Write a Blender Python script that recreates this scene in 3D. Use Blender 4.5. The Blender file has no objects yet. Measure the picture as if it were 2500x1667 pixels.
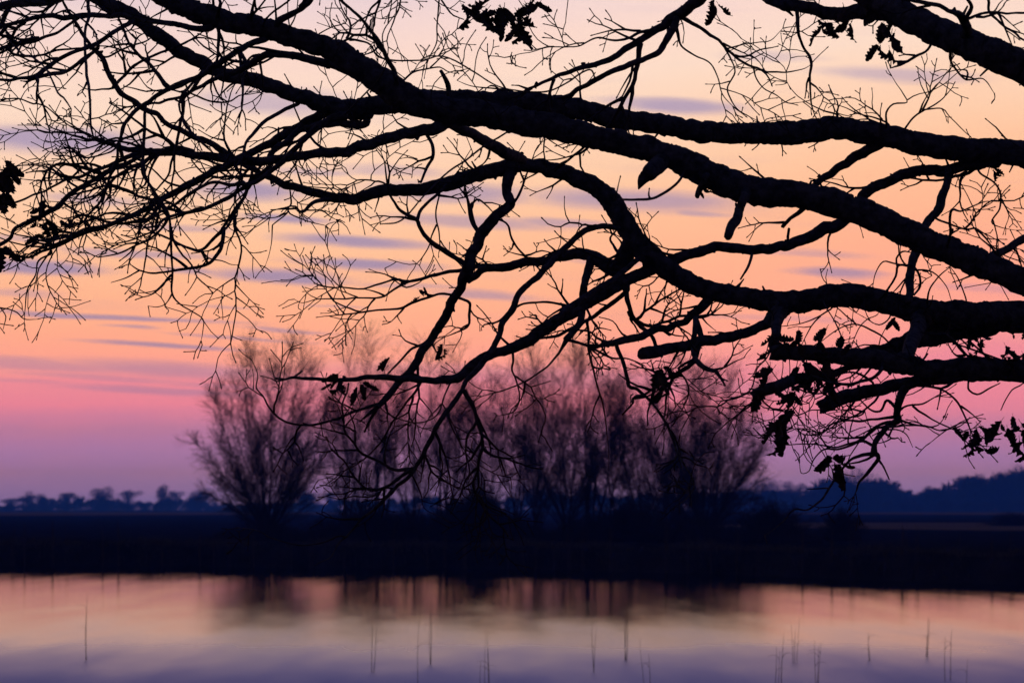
import bpy, math, random
import numpy as np
from math import radians as R

random.seed(7)
rng = np.random.default_rng(7)
scene = bpy.context.scene
col = scene.collection

# ------------------------------------------------------------------ camera
CAM_Z = 2.5            # eye height above the water
FPX = 9375.0           # focal length in pixels of a 2500 px wide frame (135 mm)
HOR = 1240.0           # horizon row in that frame
cd = bpy.data.cameras.new('camera')
cd.sensor_width = 36.0
cd.lens = 135.0
cd.shift_y = (HOR - 833.5) / 2500.0
cd.clip_start = 0.1
cd.clip_end = 20000.0
cd.dof.use_dof = True
cd.dof.focus_distance = 15.0
cd.dof.aperture_fstop = 11.0
cam = bpy.data.objects.new('camera', cd)
cam.location = (0, 0, CAM_Z)
cam.rotation_euler = (R(90), 0, 0)
col.objects.link(cam)
scene.camera = cam


def lin(r, g, b):
    f = lambda c: (c / 255 / 12.92) if c / 255 <= .04045 else ((c / 255 + .055) / 1.055) ** 2.4
    return (f(r), f(g), f(b), 1.0)


# ------------------------------------------------------------------ world: dusk sky
world = bpy.data.worlds.new('World')
scene.world = world
world.use_nodes = True
wt = world.node_tree
wn, wl = wt.nodes, wt.links
for n in list(wn):
    wn.remove(n)


def wmath(op, a, b=None, c=None, clamp=False):
    n = wn.new('ShaderNodeMath')
    n.operation = op
    n.use_clamp = clamp
    for i, v in enumerate((a, b, c)):
        if v is None:
            continue
        if isinstance(v, (int, float)):
            n.inputs[i].default_value = v
        else:
            wl.new(v, n.inputs[i])
    return n.outputs[0]


tc = wn.new('ShaderNodeTexCoord')
sx = wn.new('ShaderNodeSeparateXYZ')
wl.new(tc.outputs['Generated'], sx.inputs[0])
az = wmath('ARCTAN2', sx.outputs[0], sx.outputs[1])      # 0 straight ahead
el = wmath('ARCSINE', sx.outputs[2])
U = wmath('MULTIPLY', az, FPX)                            # angles in 1/9375 rad
V = wmath('MULTIPLY', el, FPX)

# gentle wobble so that cloud edges and colour bands are never ruler straight
cmb = wn.new('ShaderNodeCombineXYZ')
wl.new(wmath('MULTIPLY', U, 1 / 260.0), cmb.inputs[0])
wl.new(wmath('MULTIPLY', V, 1 / 55.0), cmb.inputs[1])
nz = wn.new('ShaderNodeTexNoise')
nz.inputs['Scale'].default_value = 1.0
nz.inputs['Detail'].default_value = 3.0
wl.new(cmb.outputs[0], nz.inputs['Vector'])
wob = wmath('SUBTRACT', nz.outputs[0], 0.5)
cmb2 = wn.new('ShaderNodeCombineXYZ')
wl.new(wmath('MULTIPLY', U, 1 / 700.0), cmb2.inputs[0])
wl.new(wmath('MULTIPLY', V, 1 / 60.0), cmb2.inputs[1])
nz2 = wn.new('ShaderNodeTexNoise')
nz2.inputs['Scale'].default_value = 1.0
nz2.inputs['Detail'].default_value = 4.0
nz2.inputs['Roughness'].default_value = 0.55
wl.new(cmb2.outputs[0], nz2.inputs['Vector'])

# clear-sky colour by elevation
VMAX = 14800.0
ramp = wn.new('ShaderNodeValToRGB')
# colours as they should look through the evening haze; the haze in front of them is divided out
HAZE_D, HAZE_C = .00039, (.06, .28, 1.0)
HAZE_A = (.10, .055, .085)


def through(v, c):
    c = lin(*c)
    path = min(3700.0, 35.5 * FPX / max(v, 1.0))
    out = []
    for i in range(3):
        tr_ = math.exp(-HAZE_D * HAZE_C[i] * path)
        out.append(max(.02, (c[i] - HAZE_A[i] * (1 - tr_)) / tr_))
    return (*out, 1.0)


stops = [(-400, (60, 55, 90)), (0, (116, 100, 146)), (53, (138, 108, 150)), (110, (156, 115, 153)),
         (180, (176, 120, 153)), (212, (194, 122, 152)), (234, (228, 130, 150)), (275, (234, 132, 148)), (330, (238, 142, 150)),
         (375, (255, 163, 142)), (450, (255, 171, 139)), (560, (255, 182, 144)), (680, (255, 193, 153)),
         (800, (254, 205, 170)), (920, (254, 212, 184)), (1010, (253, 220, 198)), (1154, (250, 216, 204)),
         (1240, (242, 214, 212)), (1380, (206, 186, 204)), (1560, (140, 126, 168)), (1800, (102, 94, 158)),
         (2600, (84, 82, 152)), (4500, (68, 72, 140)), (8000, (56, 62, 116)), (14600, (44, 52, 104))]
cr = ramp.color_ramp
while len(cr.elements) > 1:
    cr.elements.remove(cr.elements[-1])
pos = lambda v: ((v + 400.0) / (VMAX + 400.0))
for i, (v, c) in enumerate(stops):
    e = cr.elements[0] if i == 0 else cr.elements.new(pos(v))
    e.position = pos(v)
    e.color = through(v, c)
# the glow is centred a little left of the view: to the right the bands sit slightly higher
shift = wmath('MINIMUM', wmath('MAXIMUM', wmath('MULTIPLY', U, .17), -60.0), 190.0)
shift = wmath('MULTIPLY', shift, wmath('DIVIDE', wmath('SUBTRACT', V, 250.0), 380.0, clamp=True))
shift = wmath('MULTIPLY', shift, wmath('SUBTRACT', 1.0, wmath('DIVIDE', wmath('SUBTRACT', V, 900.0), 900.0, clamp=True)))
Vw = wmath('SUBTRACT', wmath('ADD', V, wmath('MULTIPLY', wob, 40.0)), shift)
fac = wmath('DIVIDE', wmath('ADD', Vw, 400.0), VMAX + 400.0, clamp=True)
wl.new(fac, ramp.inputs[0])

# cloud streaks: (x, y, half length, half height, tilt, strength) in frame pixels
clouds = [(110, 350, 330, 36, .02, 1.00), (660, 252, 230, 36, .05, 0.69), (1640, 262, 190, 22, .10, 0.93),
          (2190, 195, 200, 20, .0, 0.63), (1880, 145, 130, 15, .1, 0.42), (600, 468, 160, 28, .05, 0.98),
          (1110, 470, 230, 26, .03, 0.81), (1150, 545, 260, 18, .10, 0.69), (1560, 492, 300, 32, .12, 0.81), (690, 541, 140, 13, .03, 0.98),
          (860, 592, 200, 17, .05, 0.98), (890, 648, 190, 16, .02, 1.00), (80, 655, 200, 22, .06, 1.00),
          (690, 676, 190, 21, .10, 1.00), (470, 662, 110, 10, .05, 0.75), (265, 776, 340, 8, .05, 0.93),
          (325, 804, 75, 6, .0, 0.75), (400, 846, 240, 7, .05, 0.93), (580, 826, 190, 5, .03, 0.69),
          (700, 808, 150, 5, .02, 0.69), (2040, 668, 130, 15, .05, 0.87), (2000, 622, 150, 12, .08, 0.45),
          (1200, 725, 150, 15, .02, 0.69), (350, 622, 230, 11, .05, 0.69), (90, 893, 300, 20, .0, .62), (430, 903, 330, 24, .0, .68), (250, 925, 240, 9, .0, .5), (560, 945, 180, 8, .0, .5), (60, 935, 130, 6, .0, .35), (1500, 930, 900, 26, .0, 0.33),
          (400, 958, 280, 12, .0, 0.75), (1710, 523, 80, 8, .1, 0.69), (1370, 548, 150, 13, .1, 0.69),
          (40, 720, 120, 12, .0, 0.45), (1900, 780, 300, 8, .02, 0.33), (560, 752, 90, 4, .05, 0.51), (2400, 705, 150, 10, .05, 0.39), (820, 752, 100, 4, .03, 0.45),
          (1330, 330, 120, 12, .05, .45), (420, 560, 160, 10, .05, .55), (960, 420, 160, 16, .05, .5), (230, 490, 150, 14, .05, .6), (1000, 700, 140, 9, .05, .5), (1480, 640, 130, 9, .05, .45), (760, 420, 120, 10, .05, .5), (60, 590, 120, 10, .05, .5)]
Uc = wmath('ADD', U, wmath('MULTIPLY', wob, 160.0))
Vc = wmath('ADD', V, wmath('MULTIPLY', wmath('SUBTRACT', nz2.outputs[0], 0.5), 34.0))
cv = wn.new('ShaderNodeCombineXYZ')
wl.new(Uc, cv.inputs[0])
wl.new(wmath('ADD', Vc, wmath('MULTIPLY', Uc, .05)), cv.inputs[1])
total = None
for (x, y, a, b, k, s) in clouds:
    u0, v0 = x - 1250.0, HOR - y + .05 * (x - 1250.0)
    n1 = wn.new('ShaderNodeVectorMath')
    n1.operation = 'MULTIPLY_ADD'
    wl.new(cv.outputs[0], n1.inputs[0])
    n1.inputs[1].default_value = (1 / a, 1 / b, 0)
    n1.inputs[2].default_value = (-u0 / a, -v0 / b, 0)
    n2 = wn.new('ShaderNodeVectorMath')
    n2.operation = 'LENGTH'
    wl.new(n1.outputs[0], n2.inputs[0])
    n3 = wn.new('ShaderNodeMapRange')
    n3.interpolation_type = 'SMOOTHSTEP'
    wl.new(n2.outputs['Value'], n3.inputs[0])
    n3.inputs[1].default_value = .3
    n3.inputs[2].default_value = 1.3
    n3.inputs[3].default_value = s
    n3.inputs[4].default_value = 0.0
    total = n3.outputs[0] if total is None else wmath('MAXIMUM', total, n3.outputs[0])
streak = wmath('MULTIPLY', wmath('SUBTRACT', nz2.outputs[0], 0.56, clamp=True), 1.0)
# the loose streaks go on all round the sky, thinning out towards the zenith
streak = wmath('MULTIPLY', streak, wmath('SUBTRACT', 1.0, wmath('DIVIDE', V, 9000.0), clamp=True))
cover = wmath('MINIMUM', wmath('ADD', total, streak), 1.0)
cramp = wn.new('ShaderNodeValToRGB')
ce = cramp.color_ramp
ce.elements[0].position = pos(-400)
ce.elements[0].color = through(0, (120, 96, 140))
ce.elements[1].position = pos(14600)
ce.elements[1].color = lin(40, 46, 92)
for v, c in ((110, (156, 112, 150)), (250, (180, 122, 152)), (340, (186, 130, 155)), (420, (168, 136, 160)), (800, (172, 150, 176)), (1200, (196, 176, 196)), (1700, (106, 98, 156)), (4000, (70, 72, 136))):
    e = ce.elements.new(pos(v))
    e.color = through(v, c)
wl.new(fac, cramp.inputs[0])
mixc = wn.new('ShaderNodeMix')
mixc.data_type = 'RGBA'
wl.new(cover, mixc.inputs[0])
wl.new(ramp.outputs[0], mixc.inputs[6])
wl.new(cramp.outputs[0], mixc.inputs[7])
# the afterglow belongs to the sunset side; the sky dims smoothly towards the east
glow = wmath('ADD', wmath('MULTIPLY', wmath('COSINE', az), 0.5), 0.5)
glow = wmath('POWER', glow, 1.5)
gl = wmath('ADD', wmath('MULTIPLY', glow, 0.88), 0.12)
east = wn.new('ShaderNodeMix')
east.data_type = 'RGBA'
east.inputs[6].default_value = lin(40, 46, 92)
wl.new(gl, east.inputs[0])
wl.new(mixc.outputs[2], east.inputs[7])
# physical twilight sky underneath (sun just below the horizon ahead)
nish = wn.new('ShaderNodeTexSky')
nish.sky_type = 'NISHITA'
nish.sun_disc = False
nish.sun_elevation = R(-1.0)
nish.sun_rotation = R(0)
bgn = wn.new('ShaderNodeBackground')
wl.new(nish.outputs[0], bgn.inputs[0])
bgn.inputs[1].default_value = 0.004
bg = wn.new('ShaderNodeBackground')
wl.new(east.outputs[2], bg.inputs[0])
bg.inputs[1].default_value = 1.0
add = wn.new('ShaderNodeAddShader')
wl.new(bg.outputs[0], add.inputs[0])
wl.new(bgn.outputs[0], add.inputs[1])
wo = wn.new('ShaderNodeOutputWorld')
wl.new(add.outputs[0], wo.inputs[0])

# ------------------------------------------------------------------ sun: set, only a breath of afterglow
sd = bpy.data.lights.new('sun', 'SUN')
sd.energy = 0.015
sd.angle = R(20)
sd.color = (1.0, 0.62, 0.5)
sun = bpy.data.objects.new('sun', sd)
sun.rotation_euler = (R(-88), 0, 0)
sun.location = (0, 100, 30)
col.objects.link(sun)

scene.view_settings.view_transform = 'Standard'
scene.view_settings.look = 'None'
scene.view_settings.exposure = 0.0
scene.view_settings.gamma = 1.0
scene.render.engine = 'CYCLES'
scene.cycles.max_bounces = 3
scene.cycles.volume_bounces = 0
scene.cycles.transparent_max_bounces = 4
scene.cycles.use_denoising = True


# ------------------------------------------------------------------ helpers
def tag(o, label=None, cat=None, group=None, kind=None):
    for k, v in (('label', label), ('category', cat), ('group', group), ('kind', kind)):
        if v:
            o[k] = v
    return o


class MB:
    def __init__(self):
        self.v, self.q, self.t, self.n = [], [], [], 0

    def add(self, v, q=None, t=None):
        self.v.append(np.asarray(v, np.float32))
        if q is not None and len(q):
            self.q.append(np.asarray(q, np.int32) + self.n)
        if t is not None and len(t):
            self.t.append(np.asarray(t, np.int32) + self.n)
        self.n += len(v)

    def mesh(self, name, mat, smooth=True, origin=(0, 0, 0)):
        me = bpy.data.meshes.new(name)
        v = np.concatenate(self.v) - np.asarray(origin, np.float32)
        q = np.concatenate(self.q) if self.q else np.zeros((0, 4), np.int32)
        t = np.concatenate(self.t) if self.t else np.zeros((0, 3), np.int32)
        me.vertices.add(len(v))
        me.vertices.foreach_set('co', v.ravel().astype(np.float32))
        nl = q.size + t.size
        me.loops.add(nl)
        me.loops.foreach_set('vertex_index', np.concatenate([q.ravel(), t.ravel()]).astype(np.int32))
        me.polygons.add(len(q) + len(t))
        st = np.concatenate([np.arange(len(q)) * 4, q.size + np.arange(len(t)) * 3]).astype(np.int32)
        me.polygons.foreach_set('loop_start', st)
        me.update(calc_edges=True)
        if smooth:
            me.polygons.foreach_set('use_smooth', np.ones(len(me.polygons), bool))
        me.materials.append(mat)
        me.validate()
        return me

    def build(self, name, mat, parent=None, smooth=True, origin=(0, 0, 0)):
        o = bpy.data.objects.new(name, self.mesh(name, mat, smooth, origin))
        o.location = origin
        col.objects.link(o)
        if parent is not None:
            o.parent = parent
        return o


AX = np.eye(3)


def prisms(mb, segs):
    """many straight three-sided twigs at once: rows of (p0, p1, r0, r1)"""
    if not segs:
        return
    S = np.array([np.concatenate([a_, b_, [c_, d_]]) for a_, b_, c_, d_ in segs])
    p0, p1 = S[:, :3], S[:, 3:6]
    t = p1 - p0
    t /= np.linalg.norm(t, axis=1)[:, None] + 1e-12
    ref = np.where(np.abs(t[:, 1:2]) < .8, AX[1][None], AX[0][None])
    a = np.cross(t, ref)
    a /= np.linalg.norm(a, axis=1)[:, None] + 1e-12
    b = np.cross(t, a)
    vs = []
    for p, r in ((p0, S[:, 6]), (p1, S[:, 7])):
        for k in range(3):
            th = k * 2 * math.pi / 3
            vs.append(p + r[:, None] * (math.cos(th) * a + math.sin(th) * b))
    v = np.stack(vs, 1).reshape(-1, 3)
    i = np.arange(len(S))[:, None] * 6
    q = np.concatenate([i + np.array([[k, (k + 1) % 3, 3 + (k + 1) % 3, 3 + k]]) for k in range(3)])
    tr_ = np.concatenate([i + np.array([[3, 4, 5]])])
    mb.add(v, q, tr_)



def tube(mb, p, r, sides=5, rough=0.0, flat_end=False, flat_start=False):
    p = np.asarray(p, float)
    r = np.asarray(r, float)
    n = len(p)
    t = np.gradient(p, axis=0)
    t /= (np.linalg.norm(t, axis=1)[:, None] + 1e-12)
    ref = AX[np.argmin(np.abs(t).max(axis=0))]
    a = ref - (t @ ref)[:, None] * t
    a /= np.linalg.norm(a, axis=1)[:, None] + 1e-12
    b = np.cross(t, a)
    th = np.arange(sides) / sides * 2 * math.pi
    rr = np.repeat(r[:, None], sides, 1)
    if rough:
        nzv = rng.normal(0, 1, (n, sides))
        nzv = (nzv + np.roll(nzv, 1, 0) * .6 + np.roll(nzv, 1, 1) * .35) / 1.2
        low = np.interp(np.arange(n), np.arange(0, n + 9, 6), rng.normal(0, 1, len(np.arange(0, n + 9, 6))))
        rr = rr * (1 + rough * nzv + rough * .8 * low[:, None])
    v = p[:, None, :] + rr[:, :, None] * (np.cos(th)[None, :, None] * a[:, None, :] + np.sin(th)[None, :, None] * b[:, None, :])
    if flat_end:
        v[-1] += t[-1] * (rng.uniform(-.3, .3, (sides, 1)) * r[-1])
    v = v.reshape(-1, 3)
    i = np.arange(n - 1)[:, None] * sides
    j = np.arange(sides)[None, :]
    j2 = (j + 1) % sides
    q = np.stack([i + j, i + j2, i + sides + j2, i + sides + j], -1).reshape(-1, 4)
    tri = []
    k = len(v)
    s_tip = p[0] - (0 if flat_start else .3 * r[0]) * t[0]
    e_tip = p[-1] + (0 if flat_end else .6 * r[-1]) * t[-1]
    v = np.concatenate([v, [s_tip, e_tip]])
    jj = np.arange(sides)
    tri = np.concatenate([np.stack([np.full(sides, k), (jj + 1) % sides, jj], -1),
                          np.stack([np.full(sides, k + 1), (n - 1) * sides + jj, (n - 1) * sides + (jj + 1) % sides], -1)])
    mb.add(v, q, tri)


def catmull(P, step):
    """resample rows of P (first 2 or 3 columns are the position) along a Catmull-Rom curve"""
    P = np.asarray(P, float)
    if len(P) < 3:
        P = np.vstack([P[0], (P[0] + P[-1]) / 2, P[-1]])
    Q = np.vstack([2 * P[0] - P[1], P, 2 * P[-1] - P[-2]])
    out = []
    for i in range(1, len(Q) - 2):
        p0, p1, p2, p3 = Q[i - 1], Q[i], Q[i + 1], Q[i + 2]
        m = max(2, int(np.linalg.norm((p2 - p1)[:2]) / step))
        tt = (np.arange(m) / m)[:, None]
        out.append(.5 * (2 * p1 + (p2 - p0) * tt + (2 * p0 - 5 * p1 + 4 * p2 - p3) * tt ** 2 + (3 * p1 - p0 - 3 * p2 + p3) * tt ** 3))
    out.append(P[-1:])
    return np.vstack(out)


def unproj(px, py, d):
    px, py, d = np.broadcast_arrays(np.asarray(px, float), np.asarray(py, float), np.asarray(d, float))
    return np.stack([(px - 1250) / FPX * d, d, CAM_Z + (HOR - py) / FPX * d], -1)


def unit(v):
    return v / (np.linalg.norm(v) + 1e-12)


# ------------------------------------------------------------------ materials
def new_mat(name):
    m = bpy.data.materials.new(name)
    m.use_nodes = True
    nt = m.node_tree
    b = nt.nodes.get('Principled BSDF')
    return m, nt, b


def noise_mat(name, c1, c2, scale, rough=.9, bump=0.0, stretch=(1, 1, 1), detail=5, c3=None, spec=.1):
    m, nt, b = new_mat(name)
    t = nt.nodes.new('ShaderNodeTexCoord')
    mp = nt.nodes.new('ShaderNodeMapping')
    mp.inputs['Scale'].default_value = stretch
    nt.links.new(t.outputs['Object'], mp.inputs[0])
    n = nt.nodes.new('ShaderNodeTexNoise')
    n.inputs['Scale'].default_value = scale
    n.inputs['Detail'].default_value = detail
    n.inputs['Roughness'].default_value = .62
    nt.links.new(mp.outputs[0], n.inputs['Vector'])
    r = nt.nodes.new('ShaderNodeValToRGB')
    r.color_ramp.elements[0].position = .35
    r.color_ramp.elements[1].position = .68
    r.color_ramp.elements[0].color = (*c1, 1)
    r.color_ramp.elements[1].color = (*c2, 1)
    if c3:
        e = r.color_ramp.elements.new(.8)
        e.color = (*c3, 1)
    nt.links.new(n.outputs[0], r.inputs[0])
    nt.links.new(r.outputs[0], b.inputs['Base Color'])
    b.inputs['Roughness'].default_value = rough
    b.inputs['Specular IOR Level'].default_value = spec
    if bump:
        bp = nt.nodes.new('ShaderNodeBump')
        bp.inputs['Strength'].default_value = bump
        bp.inputs['Distance'].default_value = .02
        nt.links.new(n.outputs[0], bp.inputs['Height'])
        nt.links.new(bp.outputs[0], b.inputs['Normal'])
    return m


M_bark = noise_mat('oak_bark', (.02, .019, .018), (.095, .088, .078), 28, .95, 1.0, c3=(.11, .115, .055))
M_twig = noise_mat('oak_twig', (.024, .019, .017), (.05, .04, .036), 40, .8)
M_leaf = noise_mat('withered_leaf', (.020, .012, .008), (.070, .042, .026), 30, .8, .3)
M_cut = noise_mat('sawn_wood', (.03, .025, .02), (.06, .05, .04), 60, .9)
M_willow = noise_mat('willow_bark', (.02, .018, .016), (.045, .04, .034), 3, .95)
M_wtwig = noise_mat('willow_twig', (.028, .022, .018), (.05, .036, .028), 2, .9)
M_scrub = noise_mat('scrub_twig', (.016, .014, .012), (.034, .028, .022), 1.5, .95)
M_far = noise_mat('far_tree', (.02, .02, .02), (.04, .038, .036), .4, .95)
M_reed = noise_mat('reed_stalk', (.04, .03, .02), (.08, .06, .04), 10, .9)
M_grass = noise_mat('bank_grass', (.03, .027, .02), (.10, .085, .055), 3, .95)
M_ground = noise_mat('bank_soil', (.010, .009, .008), (.030, .026, .022), .6, 1.0, .2, (1, .35, 1), c3=(.055, .045, .036), spec=0)
M_straw = noise_mat('straw_field', (.13, .085, .05), (.24, .16, .09), .06, 1.0, 0, (.4, 1, 1), spec=0)


# ------------------------------------------------------------------ ground (one sheet to the horizon, the pond is a hollow in it)
SHX = np.array([-1600, -300, -120, -60, -23, -10, 0, 8, 16, 26, 45, 90, 300, 1600], float)
SHY = np.array([214, 204, 190, 178, 168, 163, 158, 146, 126, 108, 92, 76, 66, 62], float)
shore_far = lambda x: np.interp(x, SHX, SHY) + .5 * np.sin(x * .9) + .8 * np.sin(x * .37 + 1) + .35 * np.sin(x * 2.3 + 2) + .3 * np.sin(x * 4.1)
xs = np.unique(np.concatenate([np.linspace(-1600, -120, 20), np.linspace(-120, -34, 24), np.linspace(-34, 34, 260), np.linspace(34, 120, 24), np.linspace(120, 1600, 20)]))
near = [(-300, 1.0), (-60, 1.0), (-8, .95), (4, .9), (12, .85), (17, .7), (20, .35), (22, -.1), (26, -.8)]
far = [(-14, -.8), (-3, -.35), (-.6, -.08), (0, .03), (.3, .3), (.7, .58), (1.2, .76), (2.2, .86), (4, .92), (9, .94), (13, .94), (18, .92), (26, .88), (40, .78), (70, .66), (120, .56), (200, .48), (350, .46), (600, .5), (1000, .6), (1600, .7), (2500, .8), (3500, .9)]
vg = []
for (y, z) in near:
    for x in xs:
        vg.append((x, y + .8 * math.sin(x * .21) * (abs(y) < 30), z + .03 * math.sin(x * 1.7 + y)))
for (o, z) in far:
    ys = shore_far(xs)
    k = min(1, max(0, (o - 30) / 300))
    for x, y0 in zip(xs, ys):
        y0 = y0 * (1 - k) + 160 * k
        vg.append((x, y0 + o, z + (.05 * math.sin(x * .8 + o) + .04 * math.sin(x * 2.3 + o * 3) if 0 < o < 60 else 0)))
nx, ny = len(xs), len(near) + len(far)
ii = (np.arange(ny - 1)[:, None] * nx + np.arange(nx - 1)[None, :]).ravel()
mb = MB()
mb.add(vg, np.stack([ii, ii + 1, ii + nx + 1, ii + nx], -1))
ground = tag(mb.build('ground', M_ground), kind='structure')

# straw coloured strips of stubble out in the field
def strip(x0, x1, y0, y1, zf, seed):
    r2 = np.random.default_rng(seed)
    xx = np.linspace(x0, x1, 40)
    wig = np.cumsum(r2.normal(0, 1, 40)) * (y1 - y0) * .01
    e = np.clip(np.minimum(xx - x0, x1 - xx) / ((x1 - x0) * .25), 0.02, 1)
    m_ = (y0 + y1) / 2
    v = [(x, m_ + (y0 - m_) * k + w, zf) for x, k, w in zip(xx, e, wig)] + [(x, m_ + (y1 - m_) * k + w, zf) for x, k, w in zip(xx, e, wig)]
    i = np.arange(39)
    b = MB()
    b.add(v, np.stack([i, i + 1, i + 41, i + 40], -1))
    return tag(b.build('stubble_field', M_straw, smooth=False), kind='structure')


strip(-520, 30, 860, 1700, .82, 1)
strip(16, 120, 330, 520, .56, 2)
strip(40, 520, 860, 1600, .82, 3)

# ------------------------------------------------------------------ water
m, nt, b = new_mat('pond_water')
b.inputs['Base Color'].default_value = (.006, .008, .012, 1)
b.inputs['Roughness'].default_value = .19
b.inputs['IOR'].default_value = 1.33
t = nt.nodes.new('ShaderNodeTexCoord')
mp = nt.nodes.new('ShaderNodeMapping')
mp.inputs['Scale'].default_value = (.6, .07, 1)
nt.links.new(t.outputs['Object'], mp.inputs[0])
n = nt.nodes.new('ShaderNodeTexNoise')
n.inputs['Scale'].default_value = 1.0
n.inputs['Detail'].default_value = 3
nt.links.new(mp.outputs[0], n.inputs['Vector'])
# calm in the lee of the far bank, more and more ruffled by the breeze towards the near shore
sp = nt.nodes.new('ShaderNodeSeparateXYZ')
nt.links.new(t.outputs['Object'], sp.inputs[0])
mr = nt.nodes.new('ShaderNodeMapRange')
nt.links.new(sp.outputs[1], mr.inputs[0])
mr.inputs[1].default_value = 50
mr.inputs[2].default_value = 170
fc = nt.nodes.new('ShaderNodeValToRGB')
nt.links.new(mr.outputs[0], fc.inputs[0])
rr_ = fc.color_ramp
for k, (d_, r_) in enumerate(((50, .62), (60, .40), (72, .238), (90, .152), (110, .118), (150, .085))):
    e = rr_.elements[k] if k < 2 else rr_.elements.new(.5)
    e.position = (d_ - 50) / 120
    e.color = (r_, r_, r_, 1)


def nmath(op, a, b):
    q = nt.nodes.new('ShaderNodeMath')
    q.operation = op
    for i, v in enumerate((a, b)):
        if isinstance(v, (int, float)):
            q.inputs[i].default_value = v
        else:
            nt.links.new(v, q.inputs[i])
    return q.outputs[0]


rg = nmath('MULTIPLY', fc.outputs[0], nmath('ADD', .62, nmath('MULTIPLY', n.outputs[0], .76)))
gb = nt.nodes.new('ShaderNodeBsdfAnisotropic')
gb.distribution = 'BECKMANN'
gb.inputs['Color'].default_value = (1, 1, 1, 1)
nt.links.new(nmath('MAXIMUM', rg, .05), gb.inputs['Roughness'])
db = nt.nodes.new('ShaderNodeBsdfDiffuse')
db.inputs['Color'].default_value = (.006, .008, .012, 1)
fr = nt.nodes.new('ShaderNodeFresnel')
fr.inputs['IOR'].default_value = 1.33
# facets of the ripples turned to the viewer reflect less than a flat sheet would
mx = nt.nodes.new('ShaderNodeMixShader')
nt.links.new(nmath('MULTIPLY', fr.outputs[0], .71), mx.inputs[0])
nt.links.new(db.outputs[0], mx.inputs[1])
nt.links.new(gb.outputs[0], mx.inputs[2])
nt.links.new(mx.outputs[0], nt.nodes['Material Output'].inputs['Surface'])
M_water = m
mb = MB()
mb.add([(-1590, 15, 0), (1590, 15, 0), (1590, 230, 0), (-1590, 230, 0)], [(0, 1, 2, 3)])
water = tag(mb.build('pond_water', M_water, smooth=False), kind='structure')

# ------------------------------------------------------------------ the oak: traced limbs
TILE = {'A': (0, 0, .36140), 'B': (825, 0, .36140), 'C': (1650, 0, .36140), 'D': (0, 400, .36140), 'E': (825, 400, .36140),
        'F': (1650, 400, .36140), 'G': (0, 850, .36140), 'H': (825, 850, .36140), 'I': (1650, 850, .36140),
        'J': (0, 280, .18070), 'K': (425, 280, .18070), 'L': (0, 0, .18070), 'N': (425, 0, .18070), 'S': (0, 0, 1.0),
        'P': (1850, 750, .18070), 'Q': (2100, 750, .25510)}
# each limb: (key, parent or depth, depth change along it, twigs per 100 px, [(tile, x, y, width) ...])
T = []


def L(key, par, dd, den, *segs, cut=False):
    pts = []
    for s in segs:
        tl, arr = s[0], s[1:]
        ox, oy, k = TILE[tl]
        for (x, y, w) in arr:
            pts.append((ox + x * k, oy + y * k, w * k))
    T.append((key, par, dd, den, pts, cut))


# --- boughs (given from the trunk outwards)
L('b1', 13.2, .4, .30, ('S', (3490, 985, 120), (2950, 880, 92)), ('F', (2352, 797, 190), (2000, 650, 190), (1700, 528, 190), (1400, 395, 190), (1100, 277, 190), (800, 205, 190), (500, 178, 195), (200, 70, 190)),
  ('C', (69, 1095, 185),), ('B', (2100, 1010, 165), (1900, 968, 158), (1600, 890, 168), (1300, 830, 178), (1000, 775, 185), (700, 735, 185), (450, 655, 190), (250, 520, 185), (100, 435, 180)),
  ('A', (2300, 365, 160), (2100, 288, 145), (1900, 225, 140), (1700, 175, 138), (1500, 132, 142), (1350, 90, 145), (1200, 30, 145), (1050, -70, 140), (800, -200, 110), (500, -330, 80), (200, -420, 40)))
L('b2', 15.6, -.7, .35, ('S', (3490, 640, 120), (2950, 430, 85)), ('C', (2352, 1045, 175), (2000, 1018, 165), (1700, 975, 160), (1400, 915, 155), (1100, 868, 162), (800, 895, 162), (500, 900, 148), (200, 888, 146), (0, 860, 142)),
  ('B', (2100, 825, 140), (1900, 810, 138), (1600, 735, 138), (1300, 690, 140), (1000, 690, 140), (700, 680, 150), (450, 690, 150), (200, 720, 130)),
  ('A', (2352, 735, 130), (2200, 700, 115), (2050, 660, 105), (1900, 608, 100), (1700, 545, 98), (1500, 490, 95), (1300, 398, 95), (1150, 300, 95), (1000, 190, 95), (850, 80, 95), (700, 15, 88), (560, -60, 75), (300, -200, 50), (50, -300, 25)))
L('b3', 12.6, .6, .25, ('S', (3490, 560, 130), (2950, 330, 110)), ('C', (2352, 455, 232), (2100, 345, 218), (1850, 245, 208), (1600, 130, 195), (1450, 50, 180), (1250, -60, 150), (900, -190, 125), (500, -300, 110), (200, -360, 60)))
L('b6', 15.4, .2, .2, ('S', (3490, 250, 150), (2950, -60, 110), (2350, -200, 95), (1700, -290, 75), (1100, -330, 55), (500, -390, 30)))
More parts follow.
